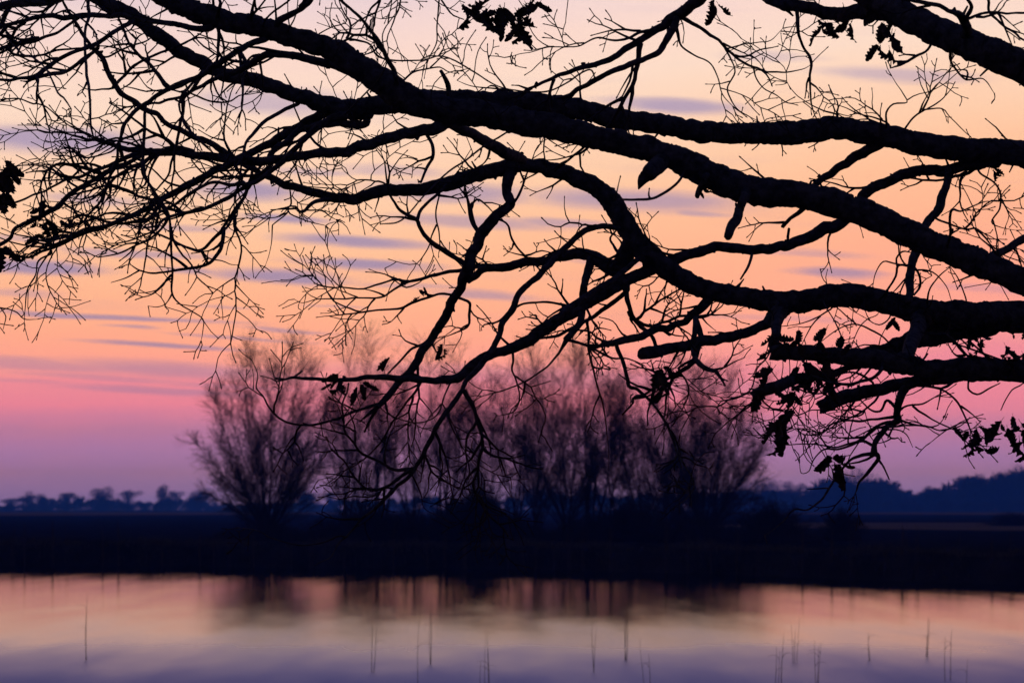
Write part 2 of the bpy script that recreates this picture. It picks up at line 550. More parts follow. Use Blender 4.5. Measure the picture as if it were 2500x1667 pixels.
L('b4', 15.2, -.3, .28, ('S', (3490, 960, 110), (2950, 830, 95)), ('F', (2352, 1035, 212), (2000, 1030, 196), (1800, 1010, 180), (1600, 982, 168), (1400, 932, 158), (1200, 896, 160), (1000, 903, 160), (800, 932, 155), (600, 920, 142), (400, 896, 136), (200, 853, 132), (60, 795, 138)),
  ('E', (2250, 735, 140), (2100, 610, 148), (1990, 500, 150), (1900, 340, 145), (1800, 205, 132), (1650, 110, 118), (1500, 52, 106), (1300, 12, 96), (1150, 20, 105), (950, 72, 100), (750, 130, 98), (550, 172, 86), (400, 178, 82), (300, 180, 85), (150, 228, 70), (0, 230, 66)),
  ('D', (2100, 190, 56), (1950, 150, 50), (1850, 118, 46), (1740, 50, 42)), ('A', (1600, 1085, 45), (1500, 1020, 45), (1350, 935, 38), (1200, 870, 36), (1100, 812, 33), (1000, 752, 36), (900, 690, 36), (800, 612, 36), (740, 510, 36), (690, 400, 36), (600, 290, 26), (500, 150, 22), (440, 50, 18), (380, -60, 12)))
L('b5', 14.4, -.4, .35, ('S', (3490, 1110, 90), (2950, 960, 68)), ('F', (2352, 1402, 146), (2100, 1392, 155), (1950, 1388, 158), (1800, 1395, 140), (1650, 1380, 130), (1450, 1335, 140), (1200, 1305, 125), (1000, 1288, 105), (800, 1275, 102), (640, 1278, 100)), cut=True)

# --- limbs
L('c3', 'b3', .3, .5, ('C', (1420, 90, 130), (1250, 70, 110), (1100, 95, 88), (900, 60, 84), (700, 18, 80), (560, -40, 70), (300, -160, 40)))
L('c1', 'b2', -.5, .5, ('C', (2150, 1080, 110), (1950, 1125, 80), (1800, 1150, 76), (1620, 1155, 74), (1450, 1215, 70), (1300, 1300, 72)), ('F', (1130, 390, 78), (1000, 440, 80), (850, 520, 76), (700, 572, 70), (550, 578, 66), (400, 566, 66), (250, 560, 66), (100, 612, 72)),
  ('E', (2270, 655, 78), (2150, 700, 82), (2000, 762, 82), (1850, 850, 80), (1700, 932, 76), (1550, 1020, 82), (1400, 1110, 86), (1300, 1182, 84), (1150, 1250, 70), (1000, 1300, 66), (900, 1372, 68), (800, 1440, 62), (650, 1470, 50), (450, 1442, 46), (250, 1445, 36), (50, 1450, 30)),
  ('G', (2200, 208, 24), (2080, 204, 22), (1980, 197, 18), (1920, 208, 14), (1870, 226, 9)))
L('c2', 'b2', .4, .6, ('C', (1380, 950, 90), (1290, 1015, 72), (1150, 1100, 60), (1020, 1190, 52), (940, 1252, 48)), ('F', (840, 322, 32), (780, 370, 26), (720, 425, 28)), cut=True)
L('c4', 'b1', .9, .6, ('B', (760, 840, 60), (860, 880, 68), (1000, 955, 74), (1150, 1045, 84), (1250, 1080, 70)))
L('c5', 'c1', -.5, .3, ('C', (1840, 1170, 60), (1830, 1240, 56), (1805, 1320, 58), (1770, 1420, 60), (1700, 1500, 60)), ('F', (1640, 540, 64), (1610, 640, 62), (1588, 730, 58), (1578, 820, 54), (1572, 930, 48)))
L('c6', 'b4', .4, .8, ('E', (1180, 40, 80), (1150, 110, 72), (1142, 200, 66), (1165, 262, 62), (1080, 345, 74), (1000, 430, 80), (950, 520, 76), (908, 620, 76), (880, 720, 80), (830, 822, 66), (770, 932, 60), (715, 1045, 60), (650, 1150, 58), (590, 1240, 58), (530, 1340, 54), (440, 1440, 50)),
  ('H', (370, 280, 44), (300, 355, 40), (262, 402, 28)))
L('c6b', 'c6', .2, .9, ('H', (285, 375, 26), (190, 402, 22), (100, 432, 20), (0, 477, 18)), ('G', (2150, 510, 17), (2000, 516, 15), (1900, 482, 14), (1830, 410, 13), (1780, 330, 11), (1728, 268, 9), (1738, 180, 7), (1700, 78, 5)))
L('c7', 'b4', -.6, .7, ('E', (1930, 440, 50), (1870, 432, 42), (1780, 425, 40), (1650, 470, 40), (1550, 560, 40), (1450, 650, 44), (1380, 732, 44), (1300, 802, 40), (1220, 880, 40), (1170, 980, 44), (1110, 1070, 40), (1080, 1170, 40), (1040, 1262, 42), (1000, 1310, 40), (930, 1400, 38), (850, 1500, 34)),
  ('H', (800, 340, 34), (700, 480, 34), (620, 620, 34), (550, 760, 30), (480, 860, 27), (370, 970, 24), (250, 1080, 21), (150, 1160, 17), (80, 1255, 13), (0, 1320, 9)), ('G', (2220, 1420, 7), (2120, 1468, 4)))
L('c8', 'b4', .5, .9, ('E', (1960, 560, 120), (1930, 660, 120), (1860, 710, 120), (1790, 665, 95), (1700, 622, 78), (1600, 612, 72), (1450, 642, 62), (1300, 662, 60), (1150, 690, 58), (1000, 702, 52), (930, 740, 46), (880, 790, 42)))
L('c8b', 'c8', .3, 1.6, ('E', (990, 690, 34), (860, 710, 28), (700, 745, 24), (600, 770, 22), (450, 806, 18), (350, 868, 15), (290, 902, 13), (150, 912, 11), (0, 910, 10)), ('D', (2150, 915, 8), (2040, 938, 5), (1990, 915, 4)))
L('c9', 'b4', .2, .7, ('F', (720, 970, 130), (660, 1040, 100), (590, 1090, 70), (450, 1142, 66), (300, 1180, 70), (150, 1202, 74), (0, 1238, 72)), ('E', (2200, 1252, 82), (2130, 1265, 86), (2055, 1280, 80)), cut=True)
L('c9b', 'b4', -.5, .4, ('F', (720, 980, 110), (690, 1060, 82), (672, 1140, 66), (655, 1230, 60)))
L('c10', 'b4', -.4, .9, ('F', (230, 890, 70), (180, 955, 62), (125, 1015, 56), (50, 1062, 46), (0, 1080, 42)), ('E', (2150, 1122, 50), (2000, 1182, 54), (1850, 1212, 44), (1755, 1235, 22)))
L('c11', 'b4', -.6, .4, ('F', (2150, 1080, 150), (1900, 1130, 140), (1700, 1165, 150), (1560, 1210, 130), (1420, 1262, 110), (1250, 1300, 90)))
L('c11b', 'b4', -.7, .3, ('F', (1640, 1100, 110), (1600, 1200, 100), (1565, 1320, 80)))
L('c12', 'b5', .3, .7, ('I', (1950, 170, 100), (1720, 215, 80), (1500, 252, 84), (1300, 290, 92), (1150, 335, 94), (1050, 372, 96), (975, 402, 98)), cut=True)
L('c13', 'b5', -.5, .6, ('I', (1250, 120, 44), (1100, 150, 40), (950, 185, 55), (820, 210, 80), (700, 252, 82), (600, 292, 80), (520, 325, 66)), cut=True)
L('c14', 'c12', .2, 1.6, ('I', (1560, 250, 64), (1530, 300, 60), (1500, 370, 52), (1488, 440, 54), (1495, 490, 54), (1430, 525, 42), (1375, 590, 40), (1345, 655, 40), (1340, 705, 50)))
L('c15', 'b3', .2, .9, ('S', (1810, -120, 44), (1760, -50, 38)), ('C', (170, -10, 84), (85, 50, 78), (0, 112, 72)), ('B', (2230, 155, 58), (2100, 232, 50), (1950, 332, 45), (1800, 420, 38), (1600, 475, 32), (1400, 552, 22), (1280, 602, 16)))
L('c15b', 'c15', .3, .9, ('B', (2290, 120, 50), (2255, 210, 48), (2200, 300, 44), (2150, 362, 42), (2000, 422, 40), (1850, 482, 38), (1700, 562, 36), (1565, 648, 30)))
L('c15c', 'c15', -.4, 1.8, ('B', (2180, 190, 30), (2050, 220, 24), (1900, 275, 16), (1740, 260, 12), (1600, 320, 10), (1420, 320, 8), (1300, 350, 7), (1165, 385, 5)))
L('c16', 'b1', -.4, .5, ('A', (1880, 160, 50), (1950, 112, 42), (2045, 52, 38), (2108, 0, 32), (2130, -80, 26), (2200, -200, 14)))
L('c17', 'b1', -.8, .8, ('B', (400, 580, 44), (385, 490, 36), (335, 402, 32), (290, 312, 28), (240, 222, 24), (180, 150, 22), (100, 80, 20), (20, 0, 18), (-80, -90, 12)))
# stubs on the bough
L('s1', 'b1', -.2, 0, ('F', (470, 220, 66), (430, 310, 64), (390, 400, 66), (352, 490, 56)), cut=True)
L('s2', 'b1', -.1, 0, ('F', (200, 120, 50), (165, 170, 46), (145, 220, 34)), cut=True)
L('s3', 'b1', -.1, 0, ('B', (2190, 1090, 130), (2110, 1165, 110), (2060, 1210, 70), (2032, 1275, 12)))
L('s4', 'b2', -.3, 0, ('B', (745, 610, 38), (730, 550, 34), (695, 480, 24)), cut=True)
L('s5', 'c1', 0, 0, ('F', (760, 520, 22), (764, 440, 20)), cut=True)
L('s6', 'c1', 0, .8, ('F', (515, 600, 22), (490, 690, 20), (438, 778, 12)))
L('s7', 'b1', .3, .9, ('F', (2120, 640, 60), (2250, 572, 58), (2352, 508, 60)), ('S', (2600, 545, 16), (2720, 480, 8)))
# --- the left fan
L('d1', 'b2', -.2, .9, ('B', (700, 845, 84), (500, 898, 80), (300, 940, 72), (100, 1005, 70)), ('A', (2280, 1022, 68), (2000, 1055, 60), (1800, 1090, 60), (1600, 1082, 58), (1400, 1052, 54), (1200, 1030, 48), (1000, 1024, 44), (850, 1000, 36), (700, 960, 24), (550, 930, 17), (400, 902, 11), (200, 880, 7)))
L('d2', 'b2', .5, .9, ('B', (200, 770, 90), (60, 760, 80)), ('A', (2200, 760, 66), (2050, 840, 62), (1900, 920, 60), (1750, 1010, 55), (1600, 1080, 52), (1450, 1160, 50), (1300, 1235, 48)), ('D', (1180, 190, 44), (1050, 260, 40), (950, 320, 36), (800, 390, 32), (650, 442, 30), (530, 482, 27), (420, 540, 24), (300, 592, 20), (180, 632, 15), (60, 600, 10), (-60, 560, 6)))
L('d3', 'b2', .2, .9, ('B', (180, 830, 56), (60, 840, 52)), ('A', (2200, 838, 50), (2050, 870, 48), (1930, 960, 40), (1830, 1050, 40)), ('K', (1300, 700, 60), (1200, 790, 66), (1050, 905, 68), (850, 1052, 58), (600, 1200, 54), (300, 1308, 50), (0, 1292, 46)), ('J', (2100, 1190, 44), (1900, 1110, 38), (1700, 1032, 34), (1500, 972, 36), (1300, 986, 30), (1100, 1040, 26), (950, 1100, 20)))
L('d4', 'd1', -.3, 1.1, ('K', (1000, 560, 60), (760, 650, 60), (560, 760, 58), (330, 860, 54), (200, 960, 46), (0, 1030, 40)), ('J', (2200, 1150, 46), (2000, 1250, 44), (1800, 1370, 44), (1600, 1440, 40), (1350, 1500, 40), (1150, 1545, 36)), ('D', (480, 480, 18), (330, 520, 16), (200, 500, 12), (120, 480, 9)))
L('d5', 'd1', .2, 1.0, ('J', (2352, 520, 80), (2000, 520, 80), (1800, 545, 76), (1580, 650, 62), (1330, 722, 46), (1100, 830, 42), (880, 880, 38), (700, 980, 30), (420, 1100, 30), (180, 1200, 28), (0, 1265, 26), (-200, 1320, 18)))
L('d6', 'd1', .4, 1.0, ('J', (1900, 560, 60), (1650, 680, 60), (1400, 790, 60), (1200, 930, 60), (1050, 1020, 70), (900, 1130, 70), (780, 1240, 72), (600, 1340, 66), (400, 1440, 58), (200, 1540, 50)), ('D', (60, 510, 26), (-20, 560, 24), (-120, 610, 16)))
L('d7', 'd3', .2, .7, ('K', (1080, 620, 40), (1050, 760, 40), (1010, 920, 48), (960, 1080, 48), (880, 1200, 44), (760, 1370, 44), (640, 1540, 42)), ('D', (1500, 450, 28), (1430, 520, 24), (1360, 582, 22), (1280, 570, 18), (1180, 530, 16), (1080, 480, 14), (960, 420, 10)))
L('d8', 'd7', -.2, .9, ('K', (985, 1010, 40), (900, 1220, 34), (800, 1390, 36), (710, 1530, 38)), ('D', (1510, 450, 28), (1500, 560, 26), (1450, 630, 24), (1370, 690, 22), (1200, 716, 18), (1050, 738, 14), (940, 716, 11), (880, 680, 7)))
L('d9', 'b1', .2, 1.0, ('A', (1800, 260, 44), (1700, 300, 42), (1600, 350, 42), (1450, 440, 44), (1350, 512, 38), (1200, 572, 34), (1080, 632, 32), (1000, 690, 30), (910, 750, 28), (850, 822, 24), (812, 920, 21), (790, 1050, 19), (752, 1180, 17), (718, 1275, 14), (680, 1400, 8)))
L('d10', 'b1', -.9, .5, ('A', (640, -160, 26), (600, 0, 24), (600, 120, 22), (575, 220, 20), (578, 400, 20), (592, 560, 20), (612, 700, 18), (615, 850, 16), (632, 930, 12)))
L('d11', 'd9', -.4, .8, ('A', (985, 700, 22), (975, 800, 21), (970, 1000, 22), (964, 1165, 22), (1000, 1232, 20), (1050, 1310, 22)), ('D', (1100, 270, 22), (1140, 340, 20), (1155, 450, 20), (1160, 600, 18), (1164, 750, 16), (1165, 880, 15), (1220, 950, 12), (1300, 1000, 10), (1370, 1052, 9), (1370, 1130, 7), (1358, 1195, 4)))
L('d12', 'b1', .5, 1.0, ('A', (1420, 190, 50), (1250, 180, 40), (1100, 152, 36), (950, 130, 36), (800, 112, 36), (620, 106, 36), (450, 116, 36), (300, 106, 34), (150, 142, 28), (0, 190, 24), (-150, 240, 14)))
L('d13', 'b2', .4, .9, ('A', (560, -100, 70), (450, -40, 64), (350, 0, 60), (200, 20, 60), (0, 42, 58), (-200, 60, 40)))
L('d13b', 'd13', -.3, 1.0, ('A', (70, 40, 36), (40, 100, 36), (10, 170, 30), (-60, 260, 18)))
L('d14', 'b2', -.4, 1.1, ('A', (900, 140, 34), (820, 190, 32), (700, 265, 32), (640, 310, 30), (500, 352, 28), (400, 402, 28), (300, 470, 30), (245, 522, 34), (150, 532, 22), (0, 540, 20), (-150, 550, 10)))
L('d15', 'd14', .2, 1.0, ('A', (660, 330, 26), (570, 400, 26), (450, 480, 26), (350, 500, 26), (250, 525, 26)))
L('d16', 'd12', .2, 1.0, ('A', (560, 100, 26), (480, 160, 22), (400, 215, 20), (320, 245, 22), (220, 282, 26), (100, 296, 32), (0, 335, 28), (-120, 390, 14)))
L('d17', 'd14', -.2, 1.0, ('A', (255, 540, 20), (245, 640, 16), (236, 700, 12), (120, 668, 10), (0, 672, 10), (-80, 670, 6)))
L('d18', 'd17', .2, 1.4, ('A', (236, 700, 12), (290, 712, 11), (340, 745, 10), (430, 820, 10), (560, 900, 10), (650, 945, 10)))
L('d19', 'b4', -.3, 1.0, ('A', (765, 590, 24), (820, 530, 22), (900, 452, 20), (1000, 392, 20), (1150, 332, 18), (1300, 265, 14)))
L('d20', 'd9', .3, .9, ('A', (1355, 520, 30), (1290, 615, 24), (1240, 665, 26), (1235, 780, 21), (1205, 900, 20), (1182, 1000, 18), (1160, 1100, 16), (1140, 1185, 15), (1080, 1255, 12), (1010, 1330, 8)))
L('d21', 'b2', -.6, 1.0, ('A', (2010, 700, 28), (1900, 755, 26), (1800, 812, 25), (1730, 882, 25), (1660, 960, 22), (1640, 1040, 18), (1600, 1120, 10)))
L('d22', 'd8', .2, .8, ('D', (940, 720, 12), (850, 770, 9), (750, 802, 5)))
L('d23', 'd2', -.2, .5, ('D', (350, 604, 14), (262, 655, 14), (242, 750, 12), (182, 852, 10), (166, 980, 7), (164, 1075, 5)))
L('d24', 'd6', .2, 1.2, ('D', (-160, 930, 16), (0, 975, 13), (60, 978, 10), (120, 1005, 9), (165, 1050, 8), (255, 1050, 4)))
L('d25', 'd24', .2, 1.0, ('D', (10, 980, 10), (40, 1030, 9), (30, 1080, 7), (20, 1120, 4)))
L('d26', 'b4', .3, 1.2, ('K', (1560, 980, 24), (1575, 1120, 26), (1560, 1240, 30), (1400, 1270, 18), (1240, 1330, 16), (1100, 1390, 12), (960, 1400, 8)))
L('d27', 'b4', -.2, .9, ('K', (2300, 1120, 70), (2150, 1145, 64), (2000, 1160, 60), (1880, 1200, 54), (1780, 1290, 44), (1700, 1310, 36), (1640, 1240, 26), (1560, 1240, 20)))
L('d28', 'd27', .2, .9, ('K', (1800, 1290, 26), (2000, 1295, 26), (2100, 1370, 18), (2190, 1420, 8)))
L('d29', 'd26', .2, 1.3, ('K', (1560, 1330, 22), (1700, 1400, 20), (1850, 1460, 16), (2050, 1500, 9)))
L('d30', 'd26', -.2, 1.0, ('K', (1530, 1330, 20), (1350, 1480, 18)), ('D', (1840, 430, 10), (1835, 520, 7), (1815, 620, 5), (1792, 688, 3)))
L('d31', 'd26', -.2, 1.0, ('K', (1300, 1380, 16), (1130, 1500, 14)), ('D', (1720, 430, 8), (1650, 480, 6), (1545, 500, 4)))
L('d32', 'd11', .2, 1.4, ('D', (1165, 770, 14), (1110, 800, 10), (1060, 850, 9), (980, 870, 7), (925, 870, 4)))
L('d33', 'd11', .2, 1.2, ('D', (1162, 880, 12), (1120, 940, 8), (1060, 965, 7), (1000, 960, 4)))
L('d34', 'd5', .2, 1.3, ('J', (1600, 440, 40), (1500, 500, 26), (1350, 556, 24), (1150, 592, 26), (1050, 520, 24), (970, 508, 16)))
L('d35', 'd6', .2, 1.3, ('J', (1080, 1000, 34), (960, 930, 32), (860, 845, 32), (700, 742, 26), (500, 692, 22), (250, 690, 20), (80, 745, 14), (-120, 860, 8)))
L('d36', 'd5', .1, 1.6, ('J', (870, 875, 26), (600, 890, 20), (430, 880, 16), (300, 872, 10)))
L('d37', 'd8', .3, .9, ('D', (1360, 590, 20), (1410, 640, 14), (1500, 656, 10), (1560, 680, 7), (1605, 682, 4)))
L('d38', 'd3', -.3, .9, ('D', (1240, 330, 24), (1100, 380, 20), (1060, 440, 16), (980, 480, 14), (860, 520, 11), (740, 540, 8), (660, 490, 5)))
L('d39', 'd4', -.2, 1.2, ('D', (1130, 380, 18), (1020, 500, 16), (900, 560, 14), (790, 610, 12), (665, 632, 7)))
L('d40', 'd2', -.2, 1.0, ('D', (520, 480, 20), (380, 540, 18), (240, 560, 14), (100, 540, 11), (0, 500, 8)))
L('d41', 'b1', .3, .9, ('B', (60, 780, 60), (-40, 800, 56)), ('A', (2100, 900, 46), (2000, 990, 44), (1920, 1080, 40), (1850, 1150, 36), (1740, 1220, 30), (1600, 1250, 26), (1450, 1230, 24)), ('D', (1300, 190, 24), (1200, 260, 20), (1080, 330, 18), (950, 400, 14)))
# --- middle
L('e1', 'c6', -.3, 1.1, ('E', (880, 700, 44), (830, 660, 36), (750, 608, 34), (650, 540, 34), (590, 480, 30), (550, 420, 28), (532, 380, 28), (430, 320, 22), (380, 262, 18), (350, 205, 16), (330, 110, 13), (312, 0, 9), (290, -80, 6)))
L('e2', 'e1', .3, 1.0, ('E', (536, 380, 26), (562, 310, 22), (640, 232, 20), (700, 172, 17), (780, 90, 12), (830, 20, 8), (900, -100, 5)))
L('e3', 'c6', .2, 1.2, ('E', (1190, 262, 20), (1240, 172, 17), (1272, 80, 14), (1300, 10, 11), (1330, -80, 7)))
L('e4', 'c6', -.3, 1.5, ('E', (940, 450, 24), (895, 372, 20), (880, 262, 17), (860, 170, 12), (850, 100, 7)))
L('e5', 'c6', .3, 1.2, ('E', (1060, 370, 18), (1120, 390, 15), (1155, 420, 15), (1170, 500, 16), (1222, 582, 16), (1300, 650, 13)))
L('e6', 'c6', -.2, 1.4, ('E', (790, 890, 22), (700, 880, 18), (620, 902, 18), (500, 942, 18), (420, 980, 17), (280, 986, 14), (130, 1006, 13), (0, 1022, 9)))
L('e7', 'c6', .2, 1.2, ('E', (800, 900, 22), (850, 920, 19), (890, 942, 19), (888, 1020, 18), (880, 1090, 15), (800, 1140, 10), (720, 1170, 6)))
L('e8', 'c1', -.3, .9, ('E', (1620, 980, 18), (1500, 952, 17), (1380, 930, 16), (1270, 946, 16), (1180, 988, 17), (1080, 1060, 15), (990, 1086, 10)))
L('e9', 'c8', -.3, .6, ('E', (1710, 650, 68), (1690, 720, 60), (1662, 810, 56), (1640, 930, 52), (1640, 1050, 50), (1600, 1130, 52), (1540, 1190, 48)))
L('e10', 'c1', .3, .9, ('E', (1945, 860, 40), (1955, 930, 34), (1990, 1030, 30), (2050, 1100, 28), (2120, 1160, 28), (2152, 1245, 26)))
L('e11', 'c10', .3, .8, ('E', (1680, 1060, 22), (1690, 1150, 20), (1692, 1250, 18), (1730, 1400, 16), (1765, 1540, 13)), ('H', (1790, 370, 12), (1812, 500, 8), (1830, 690, 4)))
L('e12', 'c10', -.4, .9, ('E', (1880, 1215, 30), (1900, 1270, 28), (1940, 1380, 28), (1962, 1500, 25)), ('H', (2030, 280, 22), (2120, 372, 20), (2200, 480, 20), (2262, 600, 18), (2290, 700, 16)), ('I', (50, 770, 14), (110, 870, 12), (122, 950, 10), (60, 1022, 7), (0, 1062, 5)))
L('e13', 'e9', .2, 1.0, ('E', (1540, 1195, 34), (1500, 1260, 20)), ('H', (1480, 45, 16), (1400, 132, 14), (1250, 232, 12), (1100, 290, 9), (970, 326, 5)))
L('e14', 'c1', .2, .8, ('E', (1180, 1250, 20), (1185, 1330, 16)), ('H', (1170, 150, 14), (1200, 220, 12), (1232, 325, 10), (1195, 420, 8), (1120, 450, 5)))
L('e15', 'c6', .3, .9, ('H', (560, 215, 20), (460, 370, 16), (370, 500, 14), (280, 642, 12), (150, 770, 9), (0, 842, 6)), ('G', (2220, 870, 5), (2150, 890, 3)))
L('e16', 'c1', -.3, .8, ('H', (770, 215, 14), (712, 330, 12), (670, 452, 12), (545, 500, 10), (420, 480, 8), (330, 440, 5)))
L('e17', 'c7', .3, .7, ('H', (508, 870, 14), (555, 980, 10), (575, 1070, 7), (640, 1110, 5), (710, 1145, 3)))
L('e18', 'c7', -.2, 1.6, ('H', (390, 950, 18), (320, 945, 14), (230, 1000, 13), (100, 1000, 10), (10, 1020, 6)))
L('e19', 'c7', .2, .7, ('H', (60, 1275, 12), (0, 1270, 11)), ('G', (2200, 1300, 10), (2050, 1330, 10), (1850, 1285, 8), (1750, 1235, 6), (1610, 1210, 4)))
L('e20', 'c6', .3, .7, ('E', (720, 1050, 26), (660, 1120, 26), (600, 1195, 22), (480, 1272, 16), (385, 1370, 14), (330, 1425, 8)))
L('e21', 'c1', -.5, .5, ('E', (2050, 640, 36), (1950, 710, 40), (1850, 790, 42), (1700, 880, 42), (1550, 980, 46), (1450, 1060, 40)))
L('e22', 'c1', .5, .8, ('E', (1960, 850, 34), (1880, 920, 32), (1780, 1000, 30), (1650, 1080, 26), (1500, 1150, 22), (1350, 1180, 16)))
L('e23', 'b4', .4, 1.3, ('E', (1910, 600, 24), (1860, 545, 18), (1840, 500, 14), (1890, 440, 10)))
L('e24', 'b2', -.2, 1.1, ('B', (600, 910, 26), (635, 980, 24), (640, 1060, 22), (600, 1130, 20), (562, 1230, 16)))
L('e25', 'e2', .2, 1.4, ('E', (690, 190, 12), (660, 340, 12), (680, 470, 12), (690, 560, 10)))
L('e26', 'c6', -.2, 1.4, ('E', (930, 420, 22), (900, 300, 18), (940, 240, 14), (1000, 280, 10), (1050, 330, 7)))
L('e27', 'c10', .2, 1.5, ('E', (1560, 1190, 24), (1650, 1220, 20), (1750, 1260, 18), (1860, 1310, 16), (1950, 1310, 12), (2050, 1350, 8)))
L('e28', 'c9', -.3, 1.2, ('F', (130, 1040, 36), (125, 1150, 34), (115, 1260, 34), (150, 1340, 36), (200, 1385, 36), (270, 1400, 28)))
L('e29', 'e28', -.2, 1.8, ('F', (240, 1395, 20), (330, 1380, 14), (400, 1340, 10), (460, 1310, 6)))
L('e30', 'e28', .2, 1.2, ('F', (20, 1380, 18), (60, 1450, 14)), ('I', (90, 270, 12), (80, 340, 9), (50, 400, 5)))
# --- top right and right
L('f1', 'c15', .3, .8, ('C', (20, 110, 36), (150, 180, 26), (250, 240, 22), (330, 320, 20), (400, 382, 18), (520, 452, 17), (640, 482, 14), (730, 490, 11), (850, 470, 7), (905, 445, 4)))
L('f2', 'f1', -.2, .8, ('C', (330, 325, 16), (372, 400, 13), (402, 490, 12), (350, 590, 11), (370, 662, 10), (410, 732, 9), (455, 768, 8), (560, 822, 4)))
L('f3', 'f1', .2, .8, ('C', (522, 452, 12), (545, 530, 11), (600, 600, 10), (680, 642, 9), (760, 695, 8), (860, 690, 5)))
L('f4', 'f1', .2, .7, ('C', (350, 330, 12), (480, 300, 9), (560, 285, 8), (640, 275, 7), (722, 195, 4)))
L('f5', 'c15', -.2, .9, ('C', (0, 200, 24), (20, 280, 16), (50, 330, 14), (130, 382, 12), (230, 430, 10), (290, 530, 9), (318, 640, 8), (385, 720, 4)))
L('f6', 'c3', .3, .8, ('C', (815, 80, 28), (825, 230, 22), (870, 330, 18), (910, 402, 20), (910, 560, 15), (915, 700, 11), (940, 785, 7)))
L('f7', 'b2', -.2, 1.4, ('C', (1420, 850, 16), (1420, 760, 14), (1470, 702, 12), (1560, 695, 10), (1530, 635, 8), (1490, 575, 6), (1458, 515, 4)))
L('f8', 'b2', -.3, 1.2, ('C', (1535, 885, 16), (1600, 800, 15), (1680, 742, 14), (1760, 700, 11), (1810, 660, 9), (1830, 600, 7), (1855, 420, 5)))
L('f9', 'f8', .1, .9, ('C', (1680, 742, 12), (1800, 735, 10), (1850, 790, 8), (1950, 890, 7), (1990, 925, 4)))
L('f10', 'b2', -.1, 1.2, ('C', (1440, 840, 14), (1350, 800, 12), (1230, 770, 10), (1150, 730, 8), (1075, 705, 5)))
L('f11', 'b2', .1, 1.2, ('C', (1090, 785, 14), (1000, 748, 12), (900, 700, 9), (800, 620, 7), (752, 560, 4)))
L('f12', 'b3', .3, .9, ('C', (1850, 400, 20), (1900, 480, 16), (1965, 535, 14), (2080, 540, 9), (2150, 630, 5)))
L('f13', 'b3', -.3, .6, ('C', (1700, 335, 18), (1620, 380, 20), (1540, 430, 18), (1450, 462, 8)))
L('f14', 'b3', -.5, .6, ('C', (1960, 200, 70), (1940, 130, 60), (1880, 85, 36), (1780, 40, 30), (1650, 20, 28), (1550, 0, 24), (1400, -60, 14)))
L('f15', 'f14', -.4, .7, ('C', (1950, 140, 36), (1990, 50, 28), (1960, -20, 18), (1900, -100, 10)))
L('f16', 'f14', .3, .7, ('C', (1970, 130, 22), (2080, 90, 18), (2200, 90, 16), (2352, 92, 14)), ('S', (2620, 30, 4),))
L('f17', 'b6', .2, .9, ('C', (2080, -120, 22), (2110, 0, 20), (2120, 80, 18), (2200, 160, 18), (2300, 230, 16), (2352, 270, 14)), ('S', (2580, 140, 4),))
L('f18', 'b2', .2, .9, ('F', (2050, 50, 16), (2150, 120, 14), (2195, 200, 14), (2185, 300, 12), (2130, 390, 11), (2200, 430, 7), (2300, 450, 4)))
L('f19', 'b1', -.5, 1.6, ('F', (1855, 470, 22), (1850, 400, 20), (1862, 310, 20), (1920, 320, 14), (2000, 290, 11), (2090, 260, 8), (2180, 255, 5)))
L('f20', 'b1', .2, 1.2, ('F', (1740, 360, 16), (1800, 390, 15), (1950, 440, 14), (2020, 435, 14), (2085, 472, 8)))
L('f21', 'c5', -.2, 1.2, ('F', (1585, 690, 18), (1500, 690, 16), (1485, 760, 16), (1430, 850, 15)))
L('f22', 'f21', .2, 1.4, ('F', (1495, 690, 16), (1490, 640, 14), (1530, 590, 12), (1590, 600, 8)))
L('f23', 'f21', .2, 1.2, ('F', (1560, 690, 14), (1470, 670, 12), (1400, 660, 10), (1350, 740, 8), (1330, 830, 5)))
L('f24', 'c5', .2, .8, ('F', (1610, 700, 18), (1640, 750, 18), (1648, 830, 18), (1610, 885, 16)))
L('f25', 'c5', .3, 1.2, ('F', (1600, 720, 14), (1690, 720, 12), (1760, 750, 10), (1830, 830, 8), (1860, 920, 5)))
L('f26', 'b4', -.3, 1.2, ('F', (1700, 920, 14), (1720, 840, 12), (1790, 750, 10), (1850, 700, 6)))
L('f27', 'b4', -.3, .8, ('F', (1960, 930, 12), (1930, 830, 10), (1900, 760, 8), (1850, 690, 5)))
L('f28', 'b4', .2, .9, ('P', (1000, 0, 30), (950, 40, 26), (800, 130, 22), (600, 220, 16), (400, 252, 10)))
L('f29', 'b4', -.2, .7, ('P', (920, -10, 22), (1040, 180, 20), (1110, 330, 18), (1165, 480, 14)))
L('f30', 'c11', -.3, .6, ('P', (1790, 490, 30), (1700, 390, 28), (1550, 310, 26), (1400, 250, 24), (1280, 230, 22), (1150, 262, 20), (1000, 350, 18), (850, 470, 12)))
L('f31', 'b4', .2, .7, ('P', (1620, 90, 16), (1480, 160, 18), (1380, 270, 16), (1280, 480, 12)))
L('f32', 'b4', -.1, .7, ('P', (1780, 140, 24), (1640, 230, 22), (1480, 150, 14), (1330, 75, 9)))
L('f33', 'c12', .2, .4, ('I', (1500, 265, 18), (1640, 255, 18), (1790, 282, 17), (1890, 352, 16), (1940, 432, 14), (1972, 502, 12), (1990, 552, 9)))
L('f34', 'f33', -.1, .4, ('I', (1965, 495, 8), (1850, 540, 9), (1715, 640, 5)))
L('f35', 'b5', -.1, .4, ('I', (1980, 250, 16), (1990, 285, 15), (2040, 310, 14), (2110, 272, 12), (2190, 235, 8)))
L('f36', 'b5', .2, .4, ('I', (2340, 240, 10), (2270, 280, 9), (2220, 360, 8), (2195, 420, 6)))
L('f37', 'b5', -.4, .7, ('F', (2040, 1330, 22), (1960, 1290, 22), (1880, 1200, 24), (1820, 1150, 18)))
